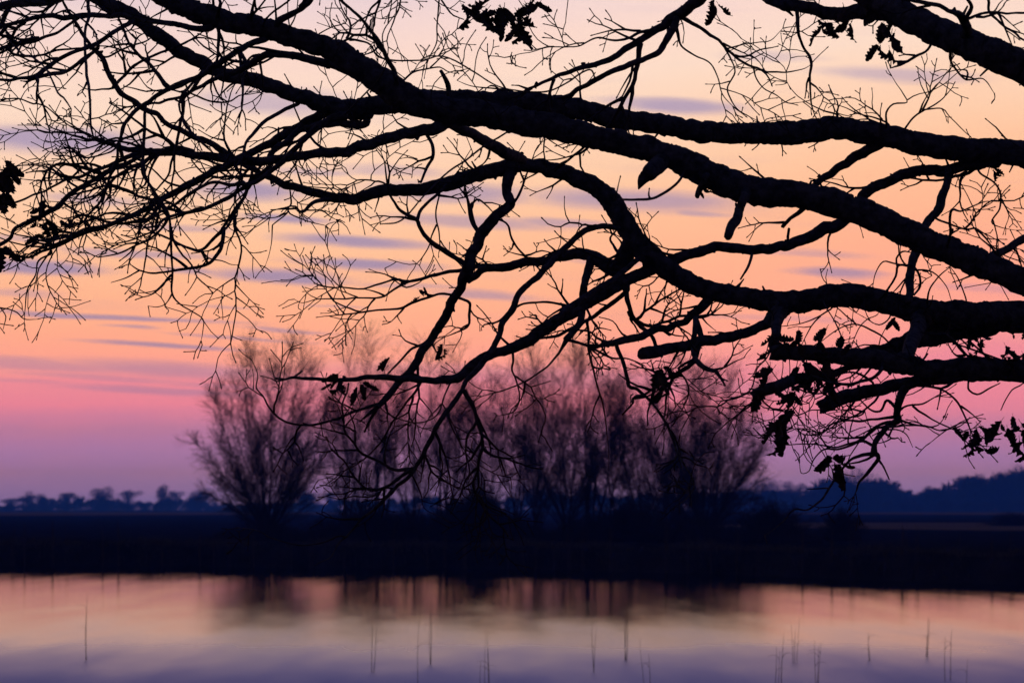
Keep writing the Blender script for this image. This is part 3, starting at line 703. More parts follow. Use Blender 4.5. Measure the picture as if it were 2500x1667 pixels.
L('f38', 'c11', .2, .7, ('F', (2250, 1340, 10), (2100, 1290, 14), (1980, 1250, 14), (1880, 1215, 12)))
L('g1', 'c14', .1, .7, ('I', (1345, 710, 36), (1370, 745, 30), (1290, 850, 24), (1240, 905, 17), (1222, 960, 12), (1203, 1000, 6)))
L('g2', 'g1', .1, .6, ('I', (1365, 745, 20), (1400, 800, 15), (1442, 885, 9)))
L('g3', 'c14', -.3, .6, ('I', (1335, 712, 30), (1250, 720, 24), (1180, 752, 20), (1100, 850, 16), (1030, 942, 16), (980, 1022, 14), (880, 1088, 13), (800, 1090, 12), (730, 1165, 8), (600, 1262, 4)))
L('g4', 'c14', .3, .8, ('I', (1330, 655, 24), (1270, 625, 20), (1180, 640, 15), (1060, 668, 12), (900, 642, 9), (750, 650, 7), (605, 612, 5)))
L('g5', 'c14', .2, .9, ('I', (1450, 500, 26), (1370, 520, 22), (1310, 580, 22), (1260, 620, 20), (1110, 680, 15), (1000, 685, 12), (930, 760, 9), (900, 830, 7), (848, 845, 6), (835, 775, 4)))
L('g6', 'c14', -.2, .9, ('I', (1480, 462, 24), (1380, 470, 18), (1270, 492, 16), (1160, 485, 14), (1060, 510, 12), (1000, 560, 10), (880, 585, 8), (790, 540, 5)))
L('g7', 'c14', .3, .6, ('I', (1500, 480, 20), (1620, 510, 14), (1740, 528, 11), (1790, 500, 8), (1815, 462, 5)))
L('g8', 'c14', -.2, .6, ('I', (1440, 530, 18), (1560, 520, 14), (1700, 530, 12), (1790, 555, 10), (1885, 540, 5)))
L('g9', 'c14', .1, .6, ('I', (1420, 550, 14), (1500, 550, 10), (1560, 580, 9), (1600, 668, 5)))
L('g10', 'c14', -.1, .7, ('I', (1500, 430, 18), (1560, 390, 16), (1660, 380, 14), (1750, 330, 8)))
L('g11', 'c12', -.2, 1.3, ('I', (1400, 270, 18), (1330, 360, 16), (1240, 440, 14), (1130, 480, 12), (1010, 440, 7)))
L('g12', 'c12', .2, 1.2, ('I', (1330, 230, 18), (1200, 160, 16), (1060, 200, 14), (960, 280, 10), (900, 370, 6)))
L('g13', 'b5', -.2, 1.0, ('I', (1380, 160, 26), (1260, 220, 22), (1140, 240, 20), (1000, 220, 18), (900, 180, 14)))
L('g14', 'g3', .1, .5, ('I', (1020, 945, 12), (950, 950, 10), (890, 950, 5)))
L('g15', 'c14', .3, 1.2, ('I', (1480, 400, 22), (1420, 350, 20), (1380, 420, 16), (1290, 400, 12), (1230, 330, 8)))
L('g16', 'c13', .1, .6, ('I', (600, 280, 18), (500, 300, 14), (400, 340, 14), (310, 355, 8)))
L('g17', 'c13', .1, .5, ('I', (570, 340, 16), (480, 405, 12), (380, 480, 10), (270, 572, 5)))
L('g18', 'c9b', .1, .6, ('I', (615, 60, 12), (550, 140, 10), (500, 280, 10), (440, 310, 8)))

L('h1', 'b1', .2, 1.2, ('B', (60, 270, 18), (200, 292, 14), (262, 370, 14), (350, 405, 13), (450, 416, 12), (560, 410, 10), (640, 392, 7), (682, 374, 4)))
L('h2', 'b2', -.2, 1.2, ('B', (430, 575, 16), (500, 490, 14), (600, 465, 12), (690, 456, 10), (735, 482, 8), (795, 500, 4)))
L('h3', 'b2', -.1, 1.6, ('B', (1180, 620, 16), (1060, 600, 12), (960, 590, 9), (880, 575, 7), (805, 545, 4)))
L('h4', 'b6', .1, .5, ('B', (690, -200, 14), (682, 0, 12), (670, 180, 11), (664, 290, 10), (622, 380, 8), (585, 440, 4)))
L('h5', 'h4', .1, .3, ('B', (684, -20, 12), (760, 90, 12), (800, 115, 10), (852, 134, 8)))
L('h6', 'b6', .1, .7, ('B', (380, -130, 16), (285, 0, 15), (222, 60, 14), (180, 160, 11), (130, 270, 5)))
L('h7', 'b1', -.3, .9, ('N', (1040, 240, 54), (1060, 130, 44), (1090, 0, 36), (1130, -160, 20)))
L('h8', 'h7', -.1, .8, ('N', (1050, 220, 34), (1150, 110, 28), (1250, -20, 22), (1340, -180, 12)))
L('h9', 'b1', -.3, .6, ('N', (1375, 310, 34), (1370, 150, 28), (1355, -20, 22), (1345, -200, 10)))
L('h10', 'b1', .1, .7, ('N', (1230, 280, 30), (1330, 180, 28), (1450, 90, 30), (1570, -10, 28), (1700, -150, 14)))
L('h11', 'b1', -.1, .8, ('N', (1555, 370, 22), (1535, 200, 18), (1530, 0, 16), (1525, -160, 8)))
L('h12', 'b1', .1, .9, ('N', (1930, 480, 24), (2130, 370, 20), (2250, 340, 18), (2330, 290, 14), (2325, 210, 8)))
L('h13', 'h12', .1, .8, ('N', (2130, 370, 18), (2120, 290, 15), (2060, 220, 12), (2000, 185, 8)))
L('h14', 'b1', -.2, 1.0, ('N', (600, 140, 60), (620, 60, 44), (580, -30, 30), (520, -160, 16)))
L('d42', 'b1', .3, .8, ('S', (985, 235, 30), (900, 192, 25), (850, 174, 21), (804, 158, 20), (732, 141, 19), (665, 130, 18), (605, 158, 16), (560, 180, 13), (500, 205, 10), (440, 236, 8), (380, 250, 6), (310, 262, 4)))
L('d43', 'd42', -.2, .9, ('N', (1150, 745, 44), (1165, 880, 34), (1180, 1030, 28), (1190, 1180, 20), (1160, 1330, 14), (1080, 1460, 9)))
L('d44', 'd42', .2, .8, ('N', (860, 660, 50), (890, 800, 44), (905, 960, 42), (930, 1150, 34), (930, 1350, 30), (910, 1500, 22)))
L('d45', 'd9', -.2, 1.0, ('N', (380, 960, 44), (260, 1120, 40), (120, 1290, 40), (110, 1400, 34), (120, 1550, 28)), ('K', (140, 130, 30), (230, 230, 34), (340, 340, 34)))
L('d46', 'd9', .2, 1.0, ('N', (200, 1240, 26), (330, 1310, 26), (480, 1370, 26), (640, 1390, 26), (760, 1370, 22), (870, 1300, 18), (950, 1280, 10)))
L('d47', 'd14', .3, 1.0, ('L', (1280, 690, 40), (1420, 780, 30), (1620, 690, 28), (1800, 620, 26), (1980, 560, 24), (2150, 420, 18)))
L('d48', 'd9', .2, 1.0, ('L', (1900, 1440, 60), (1850, 1480, 50), (1780, 1560, 46)), ('J', (1700, 120, 44), (1640, 260, 40), (1600, 420, 36), (1570, 600, 32), (1520, 760, 30), (1450, 960, 26), (1380, 1150, 20), (1250, 1270, 14), (1130, 1340, 8)))
L('d49', 'd6', -.1, 1.2, ('J', (1450, 980, 34), (1340, 1060, 28), (1250, 1140, 26), (1070, 1200, 14)))
L('d50', 'd6', .2, 1.2, ('J', (900, 1220, 40), (1000, 1280, 26), (1150, 1350, 24), (1300, 1410, 22), (1430, 1420, 20), (1600, 1400, 16)))
L('d51', 'd5', .2, 1.2, ('J', (1240, 690, 24), (1200, 640, 22), (1100, 560, 18), (960, 580, 14), (860, 520, 10), (810, 555, 6)))
L('d52', 'd1', -.2, .8, ('J', (1500, 380, 30), (1300, 320, 28), (1100, 260, 24), (900, 240, 20), (700, 230, 16), (560, 155, 9)))
L('d53', 'd1', .2, .8, ('J', (1400, 330, 26), (1200, 370, 22), (1000, 330, 20), (800, 360, 16), (650, 380, 12), (525, 325, 7)))
L('d54', 'd34', .2, 1.3, ('J', (1160, 590, 20), (1000, 480, 20), (850, 460, 20), (780, 500, 16), (720, 535, 9)))
L('d55', 'd2', .2, 1.1, ('D', (1050, 330, 26), (980, 380, 22), (870, 400, 20), (740, 400, 18), (640, 370, 14), (520, 340, 10)))

# --- soft, out-of-focus shoots nearer the camera
L('n1', 'd16', -2.0, .9, ('L', (100, 520, 16), (320, 740, 26), (480, 790, 24), (640, 950, 26), (780, 1260, 28), (860, 1330, 26), (960, 1470, 18)))
L('n2', 'b6', -2.2, .9, ('L', (820, 0, 24), (950, 130, 26), (1160, 300, 26), (1290, 460, 26), (1310, 570, 20)))
L('n3', 'c15b', -1.8, .6, ('B', (1700, 470, 12), (1550, 560, 12), (1380, 620, 12), (1100, 590, 10), (860, 450, 12), (690, 380, 12), (560, 420, 8)))
L('n4', 'b1', -1.2, .9, ('B', (1200, 860, 12), (1000, 980, 14), (850, 1090, 14), (700, 1200, 14), (560, 1350, 12), (430, 1490, 12), (285, 1515, 8)))
L('n5', 'b1', -1.2, .8, ('F', (60, 50, 16),), ('E', (2300, 130, 20), (2150, 230, 20), (2000, 245, 18), (1870, 240, 12)))
L('n6', 'b1', -1.2, .8, ('B', (40, 780, 12), (200, 620, 12), (260, 560, 8)), ('B', (330, 420, 10), (300, 240, 10), (420, 50, 6)))

# ---- turn traces into 3-D limbs
curves = {}


def depth_at(key, x, y):
    c = curves[key]
    i = np.argmin((c[:, 0] - x) ** 2 + (c[:, 1] - y) ** 2)
    return c[i, 3]


oak = bpy.data.objects.new('oak_tree', None)
oak.location = (3.5, 14.6, .8)
col.objects.link(oak)
tag(oak, 'bare spreading oak with dark boughs reaching across the view over the water', 'tree')
bpy.context.view_layer.update()
oak_inv = oak.matrix_world.inverted()


def child(mb, name, mat, parent, origin, label=None, kind=None):
    """mesh with its own origin, parented to the oak (or to one of its limbs) without moving"""
    o = mb.build(name, mat, None, True, origin)
    o.parent = parent
    o.matrix_parent_inverse.identity()
    base = parent['_wl'] if '_wl' in parent else parent.location
    o.location = tuple(origin[i] - base[i] for i in range(3))
    o['_wl'] = tuple(float(c) for c in origin)
    if label:
        o['label'] = label
    if kind:
        o['kind'] = kind
    return o


def twig(mb, p, d, length, r0, level, bend):
    """a crooked oak shoot with alternate side shoots and a fat bud at its tip"""
    n = max(3, int(length / .026))
    st = length / n
    pts, rad = [p], [r0 * 1.35]
    side = random.choice((-1, 1))
    kids = []
    kick = np.zeros(3)
    for i in range(n):
        f = (i + 1) / n
        kick = kick * .3 + np.array([random.gauss(0, .15), random.gauss(0, .10), random.gauss(0, .15)])
        d = unit(d + kick + bend * .09)
        p = p + d * st
        pts.append(p)
        rad.append(max(r0 * (1 + .2 * max(0, 1 - i / 3) - .55 * f), TIP) * random.uniform(.92, 1.10))
        if level > 0 and random.random() < (.50 if level > 1 else .36) and i < n - 1 and i > 0:
            side = -side
            ax = unit(np.array([random.gauss(0, .35), 1.0, random.gauss(0, .35)]))
            s_ = unit(np.cross(d, ax)) * side
            a = R(random.uniform(26, 56))
            kd = unit(d * math.cos(a) + s_ * math.sin(a) + np.array([0, random.gauss(0, .25), 0]))
            kl = min(length * random.uniform(.20, .55) * (1.2 - .6 * f), .30)
            kl = max(kl, .016)
            kids.append((p, kd, kl, max(rad[-1] * .74, TIP), level - 1, bend * .6 + rng.normal(0, .45, 3)))
            d = unit(d - s_ * .16)
    # bud
    q = pts[-1]
    pts += [q + d * .004, q + d * .010]
    rad[-1] = rad[-1] * .9
    rad += [rad[-1] * 1.6, rad[-1] * .9]
    tube(mb, pts, rad, 4 if r0 > .003 else 3)
    for k in kids:
        twig(mb, *k)


TIP = .0020


def knobby(c, amp):
    """small irregular kinks along a limb"""
    n = len(c)
    k = max(3, n // 4)
    for j in (0, 1):
        nzv = rng.normal(0, 1, k)
        nzv[0] = nzv[-1] = 0
        c[:, j] += np.interp(np.linspace(0, k - 1, n), np.arange(k), nzv) * amp
    return c


limb_obj = {}
for (key, par, dd, den, pts, cut) in T:
    P = np.array([(x, y, w) for (x, y, w) in pts], float)
    if isinstance(par, str):
        pc = curves[par]
        j = np.argmin((pc[:, 0] - P[0, 0]) ** 2 + (pc[:, 1] - P[0, 1]) ** 2)
        gap = math.hypot(pc[j, 0] - P[0, 0], pc[j, 1] - P[0, 1])
        if 3 < gap < (60 if key not in ('h4', 'h6', 'f17', 'c15', 'n2', 'd24', 'n1') else 900):
            P = np.vstack([[pc[j, 0], pc[j, 1], min(P[0, 2] * 1.15, pc[j, 2] * .9)], P])
    wmax = P[:, 2].max()
    step = 5.0 if wmax > 26 else (5.5 if wmax > 9 else 7.0)
    c = catmull(P, step)
    c[:, 2] = np.maximum(c[:, 2], 1.1)
    c = knobby(c, .75 + .045 * min(wmax, 30))
    d0 = depth_at(par, *P[0, :2]) if isinstance(par, str) else par
    n = len(c)
    wander = np.interp(np.linspace(0, 1, n), np.linspace(0, 1, 6), np.concatenate([[0], np.cumsum(rng.normal(0, .09, 5))]))
    dep = np.clip(d0 + dd * np.linspace(0, 1, n) ** 1.1 + wander, 10.6, 18.0)
    if key[0] == 'b':
        k_ = np.clip((c[:, 0] - 2560) / 850, 0, 1)
        dep = dep * (1 - k_) + 14.6 * k_
    c = np.column_stack([c, dep])
    curves[key] = c
    w3 = unproj(c[:, 0], c[:, 1], dep)
    rad = c[:, 2] * .5 / FPX * dep
    thick = wmax > 26
    mb = MB()
    tube(mb, w3, rad, 16 if thick else (8 if wmax > 9 else 5), .042 if thick else (.05 if wmax > 9 else .06), flat_end=cut)
    if thick:
        # bark knobs and short spurs breaking the outline
        for _ in range(int(n / 9)):
            i = random.randrange(2, n - 2)
            ang = random.uniform(0, 2 * math.pi)
            off = np.array([math.cos(ang), random.uniform(-.4, .4), math.sin(ang)])
            base = w3[i] + unit(off) * rad[i] * .86
            s_ = random.uniform(.003, .007) * (1 + rad[i] * 8)
            tube(mb, [base, base + unit(off + rng.normal(0, .4, 3)) * s_ * 1.6], [s_ * 1.4, s_ * .5], 6)
        for _ in range(int(n / 34)):
            i = random.randrange(3, n - 3)
            ang = random.uniform(0, 2 * math.pi)
            off = unit(np.array([math.cos(ang), random.uniform(-.5, .5), math.sin(ang)]))
            q = random.uniform(.30, .55) * rad[i]
            base = w3[i] + off * rad[i] * .62
            tube(mb, [base - off * q * .2, base + off * q * .35, base + off * q * .75, base + off * q], [q * 1.25, q * 1.1, q * .7, q * .3], 9, .08)
        for _ in range(int(n / 42)):
            i = random.randrange(3, n - 3)
            ang = random.uniform(0, 2 * math.pi)
            off = unit(np.array([math.cos(ang), random.uniform(-.5, .5), math.sin(ang)]))
            base = w3[i] + off * rad[i] * .85
            q = random.uniform(.012, .045)
            d1 = unit(off + rng.normal(0, .35, 3))
            tube(mb, [base, base + d1 * q * .6, base + d1 * q], [random.uniform(.004, .008), .004, .003], 6, .1, flat_end=True)
    origin = tuple(float(v) for v in w3[0])
    is_bough = key[0] == 'b'
    o = child(mb, 'bough' if is_bough else 'branch', M_bark if wmax > 9 else M_twig, oak, origin,
              'sawn-off branch stub with a blunt end' if (cut and not is_bough) else None)
    limb_obj[key] = o
    # shoots
    seg = np.linalg.norm(np.diff(c[:, :2], axis=0), axis=1)
    Lpx = seg.sum()
    nt_ = int(Lpx / 100 * den * (1.1 if key[0] == 'd' else 1.1) + random.random())
    if key[0] == 'n':
        nt_ = int(Lpx / 100 * den)
    if nt_ > 0:
        tb = MB()
        made = 0
        for _ in range(nt_ * 3):
            if made >= nt_:
                break
            f = random.random() ** .8
            i = min(n - 2, max(1, int(f * (n - 1))))
            x, y = c[i, 0], c[i, 1]
            if x < -260 or x > 2760 or y < -220:
                continue
            # upper side of the long upper boughs is mostly clear, so are the open gaps of sky
            tan = unit(w3[min(i + 2, n - 1)] - w3[max(i - 2, 0)])
            sgn = random.choice((-1, 1))
            a = R(random.uniform(18, 56) if key[0] != 'b' else random.uniform(35, 75)) * sgn
            ca, sa = math.cos(a), math.sin(a)
            d = np.array([tan[0] * ca - tan[2] * sa, tan[1] + random.gauss(0, .35), tan[0] * sa + tan[2] * ca])
            if key[0] == 'd':
                d = unit(d) + np.array([-.30, 0, -.04])
            d = unit(d)
            wpx = c[i, 2]
            if y > 1310 or (x < 560 and y > 540 and random.random() < .62) or (key[0] == 'd' and random.random() < .2):
                continue
            ln, lev = random.uniform(.05, .20), 2
            q = random.random()
            if den >= .5 and q < (.17 if key[0] == 'd' else .09) and not (x < 560 and y > 540):
                ln, lev = random.uniform(.28, .66), 3
            elif den >= .5 and q < .5:
                ln = random.uniform(.16, .34)
            r0 = max(min(.0027 + (.0072 if lev < 3 else .0105) * ln, rad[i] * .85), TIP)
            start = w3[i] + unit(d - tan * (d @ tan)) * rad[i] * .7
            if key[0] == 'n':
                twig(tb, start, d, ln * .8, max(r0, .0026), 1, np.array([0, 0, 0.]))
            else:
                twig(tb, start, d, ln, r0, lev, np.array([random.gauss(-.15 if key[0] == 'd' else 0, .3), 0, random.gauss(0.04, .45)]))
            made += 1
        # a few shoots prolong the tip of a thin limb
        if not cut and c[-1, 2] < 12 and -100 < c[-1, 0] < 2600 and -100 < c[-1, 1] < 1310:
            tan = unit(w3[-1] - w3[-4])
            for _ in range(random.randint(1, 3)):
                d = unit(tan + rng.normal(0, .38, 3))
                twig(tb, w3[-1], d, random.uniform(.04, .10), max(rad[-1] * .9, TIP), 1, np.zeros(3))
        if tb.n:
            child(tb, 'twigs', M_twig, o, origin, None, 'stuff')

# trunk, out of the frame to the right
mb = MB()
tz = np.linspace(.6, 7.5, 60)
tr = .46 - .030 * tz + .22 * np.exp(-(tz - .6) * 2.2)
tp = np.column_stack([3.55 + .10 * np.sin(tz * .8), 14.6 + .06 * np.cos(tz), tz])
tube(mb, tp, tr, 28, .03)
for (a, z0, ln) in ((.6, 5.6, 2.4), (2.2, 6.3, 2.0), (3.9, 5.9, 2.6), (5.2, 6.8, 1.8), (1.4, 7.1, 1.6)):
    f = np.linspace(0, 1, 14)[:, None]
    q = np.array([3.55, 14.6, z0]) + f * ln * np.array([math.cos(a) * .7, math.sin(a) * .7, .75]) + np.array([0, 0, .5]) * f ** 2
    tube(mb, q, np.linspace(.15, .03, 14), 10, .04)
child(mb, 'trunk', M_bark, oak, (3.55, 14.6, .8))


# ---- withered leaves
def leaf_mesh(seed):
    r2 = random.Random(seed)
    mbl = MB()
    N = 17
    L_, W_ = .098, .066
    rows = []
    curl = r2.uniform(2.6, 6.5)
    bendl = r2.uniform(-2.2, 2.2)
    ph = r2.uniform(0, 6.28)
    for i in range(N):
        f = i / (N - 1)
        w = W_ * (math.sin(math.pi * min(1, f * .92 + .05)) ** .8) * (.78 + .30 * math.cos(f * 5 * 2 * math.pi + .4)) * .5 + .0015
        w2 = W_ * (math.sin(math.pi * min(1, f * .92 + .05)) ** .8) * (.78 + .30 * math.cos(f * 5 * 2 * math.pi + 1.2)) * .5 + .0015
        row = []
        for s, ww in ((-1, w), (-.5, w), (0, 0), (.5, w2), (1, w2)):
            x = ww * s
            th = curl * x / .03 * .4
            px = math.sin(th) / (curl / .03 * .4)
            pz = (1 - math.cos(th)) / (curl / .03 * .4) + .004 * math.sin(ph + f * 9 + s * 2)
            al = bendl * f
            yy = L_ * (math.sin(al) / bendl if abs(bendl) > .05 else f)
            zz = L_ * ((1 - math.cos(al)) / bendl if abs(bendl) > .05 else 0)
            row.append((px, yy - pz * math.sin(al), zz + pz * math.cos(al)))
        rows.append(row)
    v = np.array(rows).reshape(-1, 3)
    q = []
    for i in range(N - 1):
        for j in range(4):
            q.append((i * 5 + j, i * 5 + j + 1, (i + 1) * 5 + j + 1, (i + 1) * 5 + j))
    th = .0006
    nv = len(v)
    vv = np.concatenate([v, v + np.array([0, 0, th])])
    q = np.array(q)
    mbl.add(vv, np.concatenate([q, q[:, ::-1] + nv]))
    f = np.linspace(0, 1, 4)[:, None]
    tube(mbl, np.array([0, -.022, -.004]) + f * np.array([0, .026, .004]), np.full(4, .0011), 4)
    return mbl.mesh('withered_leaf', M_leaf)


leaf_meshes = [leaf_mesh(s) for s in range(10)]
# (x, y, spread x, spread y, count, scale, limb)
clusters = [(1200, 24, 46, 18, 17, 1.15, 'c15'), (1265, 52, 18, 20, 9, 1.1, 'c15'), (1310, 8, 22, 10, 5, 1.0, 'c15'), (2010, 62, 20, 14, 5, 1.0, 'b3'), (2150, 95, 26, 30, 8, 1.1, 'b3'), (2120, 20, 50, 20, 6, 1.1, 'b3'), (1735, 6, 18, 10, 3, 1.0, 'c15'),
            (10, 392, 22, 40, 8, 1.15, 'd35'), (2, 480, 16, 20, 4, 1.0, 'd6'), (108, 503, 22, 10, 5, .9, 'd6'), (128, 545, 30, 14, 8, .85, 'd6'), (92, 572, 16, 10, 4, .8, 'd6'), (16, 606, 18, 14, 5, 1.0, 'd6'),
            (1030, 710, 18, 12, 4, .6, 'e6'), (938, 874, 12, 8, 2, .8, 'e20'), (1078, 850, 18, 12, 4, .75, 'c6'), (826, 925, 18, 16, 5, .9, 'c1'), (880, 940, 18, 12, 4, .9, 'c1'),
            (1618, 905, 9, 24, 6, 1.55, 'c9'), (1884, 830, 10, 26, 6, 1.0, 'c9b'), (1915, 818, 14, 12, 4, .9, 'b5'), (1945, 822, 12, 14, 4, .8, 'b5'), (2012, 812, 12, 26, 5, 1.0, 'b5'), (2050, 850, 22, 18, 7, 1.0, 'b5'),
            (1885, 905, 14, 26, 6, 1.0, 'c13'), (1960, 900, 34, 24, 11, 1.2, 'c13'), (2010, 905, 24, 24, 8, 1.2, 'c13'), (1940, 960, 16, 18, 4, 1.1, 'c13'), (1850, 965, 14, 10, 4, .9, 'c13'),
            (1920, 1030, 15, 24, 8, 1.5, 'c13'), (2048, 1120, 20, 22, 8, 1.0, 'g3'), (2395, 1060, 40, 22, 11, 1.0, 'f33'), (2460, 1025, 22, 24, 7, .9, 'f36'), (2490, 1080, 14, 30, 6, .9, 'f36'),
            (2195, 780, 12, 10, 3, .9, 'b4'), (2270, 770, 22, 14, 4, .9, 'b4'), (2390, 822, 26, 16, 7, .75, 'b4'), (2460, 862, 18, 12, 5, .75, 'b5'), (2498, 850, 8, 14, 3, .8, 'b5'), (2380, 855, 20, 14, 4, .7, 'b5'), (1705, 462, 8, 10, 2, .6, 's2'), (2430, 412, 14, 8, 3, .7, 'b2'), (2460, 790, 30, 12, 4, .8, 'b4')]
for (x, y, sxp, syp, cnt, sc, limb) in clusters:
    dref = depth_at(limb, x, y)
    par = limb_obj[limb]
    pw = par['_wl']
    for k in range(max(2, int(cnt * (.8 if limb in ('c13', 'b5', 'c9b') else 1.0)))):
        px, py = random.gauss(x, sxp * .62), random.gauss(y, syp * .62)
        p = unproj(px, py, dref - random.uniform(-.04, .12))
        o = bpy.data.objects.new('withered_leaf', random.choice(leaf_meshes))
        o.parent = par
        o.location = tuple(float(p[i]) - pw[i] for i in range(3))
        o.rotation_euler = (random.uniform(-2.2, -.9), random.uniform(-.9, .9), random.uniform(-3.1, 3.1))
        s_ = sc * random.uniform(.55, 1.05)
        o.scale = (s_, s_, s_)
        col.objects.link(o)

for o in limb_obj.values():
    for ch in o.children:
        if '_wl' in ch:
            del ch['_wl']
    del o['_wl']
for o in oak.children:
    if '_wl' in o:
        del o['_wl']


# ------------------------------------------------------------------ bare willows across the pond
def grow(mb_big, mb_fine, p, d, length, r0, level, up, r2, fine_r):
    n = (0, 3, 8)[level] or 1
    st = length / n
    pts, rad = [p], [r0]
    kids = []
    for i in range(n):
        f = (i + 1) / n
        d = unit(d + r2.normal(0, .06 if level > 1 else .10, 3) + np.array([0, 0, up]))
        p = p + d * st
        pts.append(p)
        rad.append(max(r0 * (1 - .86 * f), fine_r * .8))
        cnt = (0 if f < .25 else (2 if f < .45 else 4)) if level > 1 else (6 if level == 1 else 0)
        if level > 1 and i == n - 1:
            cnt = 8
        for _ in range(cnt):
            a = R(r2.uniform(12, 44) if level > 1 else r2.uniform(14, 60))
            ax = unit(np.cross(d, r2.normal(0, 1, 3)))
            kd = unit(d * math.cos(a) + ax * math.sin(a))
            kl = (r2.uniform(1.1, 2.3) * min(1, length / 8) if level > 1 else length * r2.uniform(.3, .75)) * (1.15 - .4 * f)
            kids.append((p - d * st * r2.uniform(0, 1), kd, kl, min(max(rad[-1] * .40, fine_r), .010 if level > 1 else fine_r), level - 1, up * .5))
    if level == 0:
        mb_fine.segs.append((pts[0], pts[1], rad[0], rad[1]))
        return
    tube(mb_big if level > 1 else mb_fine, pts, rad, 6 if level > 1 else 3)
    for k in kids:
        grow(mb_big, mb_fine, *k, r2, fine_r)


def willow_meshes(seed, height, half, stems, spread, fine_r=.0043):
    """many stems fanning from one stool, their tips on an egg-shaped outline"""
    r2 = np.random.default_rng(seed)
    big, fine = MB(), MB()
    fine.segs = []
    tube(big, [(0, 0, -.3), (0, 0, .2), (.05, 0, .8)], [.34, .30, .2], 10, .05)
    zc, hb = height * .54, height * .46
    for i in range(stems):
        az_ = i * 2.39996 + r2.normal(0, .3)
        th = spread * math.sqrt((i + .5) / stems) * r2.uniform(.85, 1.08)
        sn, cs = math.sin(th), math.cos(th)
        # outline radius in the direction of the stem
        A_, B_, C_ = (sn / half) ** 2 + (cs / hb) ** 2, -2 * cs * zc / hb ** 2, (zc / hb) ** 2 - 1
        disc = max(B_ * B_ - 4 * A_ * C_, 0)
        ln = (-B_ + math.sqrt(disc)) / (2 * A_) * r2.uniform(.80, .96)
        d = np.array([sn * math.cos(az_), sn * math.sin(az_), cs])
        p0 = np.array([r2.normal(0, .14), r2.normal(0, .14), r2.uniform(.1, .6)])
        grow(big, fine, p0, d, ln, .024 + .034 * r2.random() ** 2, 2, .014, r2, fine_r)
    prisms(fine, fine.segs)
    return big.mesh('trunk', M_willow), fine.mesh('crown', M_wtwig)


WY = 195.0
kinds = {'fan': willow_meshes(11, 11.0, 3.9, 42, .84, .0053), 'broad': willow_meshes(12, 10.0, 2.6, 14, .48), 'slim': willow_meshes(13, 10.4, 1.0, 6, .15),
         'open': willow_meshes(14, 9.6, 3.3, 23, .74), 'young': willow_meshes(15, 7.4, 1.9, 8, .45)}


def at_px(px, d):
    return (px - 1250) / FPX * d


def place_tree(kind, px, d, sc, rot, label, group='bare willows on the far bank'):
    t_ = bpy.data.objects.new('willow_tree', None)
    t_.location = (at_px(px, d), d, .84)
    t_.rotation_euler = (0, 0, rot)
    t_.scale = (sc[0], sc[0], sc[1])
    col.objects.link(t_)
    tag(t_, label, 'tree', group)
    for nm, me in zip(('trunk', 'crown'), kinds[kind]):
        o = bpy.data.objects.new(nm, me)
        o.parent = t_
        col.objects.link(o)
    return t_


place_tree('fan', 655, 195, (1.0, 1.0), .3, 'large round-headed bare willow standing apart at the left end of the row')
place_tree('slim', 845, 196, (.9, .98), 1.0, 'thin whippy willow just beside the large round-headed one')
place_tree('slim', 935, 199, (1.35, 1.06), 2.2, 'tallest slender willow, its tip above the rest of the row')
place_tree('broad', 1010, 194, (.85, .92), 4.0, 'bare willow standing right behind the hanging branch tips, left of the big shrub')
place_tree('slim', 1095, 193, (1.6, .98), 3.0, 'upright willow rising out of the big shrub at its left edge')
place_tree('broad', 1180, 197, (1.0, .97), 1.7, 'broad bare willow rising behind the middle of the big round shrub')
place_tree('slim', 1258, 196, (1.2, .90), .5, 'straight narrow willow at the right edge of the big round shrub')
place_tree('open', 1385, 194, (1.0, 1.10), 2.9, 'wide-forked bare willow in the middle of the row with stems like a fan')
place_tree('slim', 1490, 200, (1.3, .86), 4.4, 'narrow willow between the fan-stemmed tree and the last wide tree')
place_tree('young', 1560, 195, (1.2, 1.15), 5.2, 'short dense willow left of the last wide tree in the row')
place_tree('fan', 1722, 194, (.92, .90), 2.1, 'wide bare willow closing the row at its right end')
place_tree('broad', 885, 199, (.8, .93), 2.7, 'bare willow between the thin whippy one and the tallest slender one')
place_tree('broad', 1310, 199, (.85, .95), 5.0, 'bare willow just left of the fan-stemmed tree')
place_tree('slim', 1450, 197, (1.5, .95), 1.9, 'upright willow just right of the fan-stemmed tree')
place_tree('broad', 1625, 199, (.95, .9), 3.6, 'bare willow leaning against the left side of the last wide tree')
place_tree('young', 1660, 203, (1.1, 1.3), 2.0, 'half-hidden low willow close behind the last wide tree')


# ---- shrubs and scrub
def shrub_mesh(seed, n, rx, rz, r_=.008):
    r2 = np.random.default_rng(seed)
    b_ = MB()
    for i in range(n):
        a = r2.uniform(0, 2 * math.pi)
        e = r2.uniform(0, 1.5) ** .8
        tip = np.array([rx * math.sin(min(e, 1.45)) * math.cos(a), rx * math.sin(min(e, 1.45)) * math.sin(a), rz * math.cos(min(e, 1.45))]) * r2.uniform(.6, 1.0)
        base = np.array([r2.normal(0, .3 * rx), r2.normal(0, .3 * rx), 0])
        mid = (base + tip) / 2 + r2.normal(0, .12, 3)
        c_ = catmull(np.array([base, mid, tip]), .35)
        tube(b_, c_, np.linspace(.014, r_, len(c_)), 3)
        for _ in range(5):
            i0 = r2.integers(len(c_) // 3, len(c_))
            d_ = unit(tip - base + r2.normal(0, .7, 3) * rz * .6)
            l_ = r2.uniform(.2, .6)
            tube(b_, [c_[i0], c_[i0] + d_ * l_ * .5, c_[i0] + unit(d_ + r2.normal(0, .3, 3)) * l_], [r_, r_ * .9, r_ * .7], 3)
    return b_


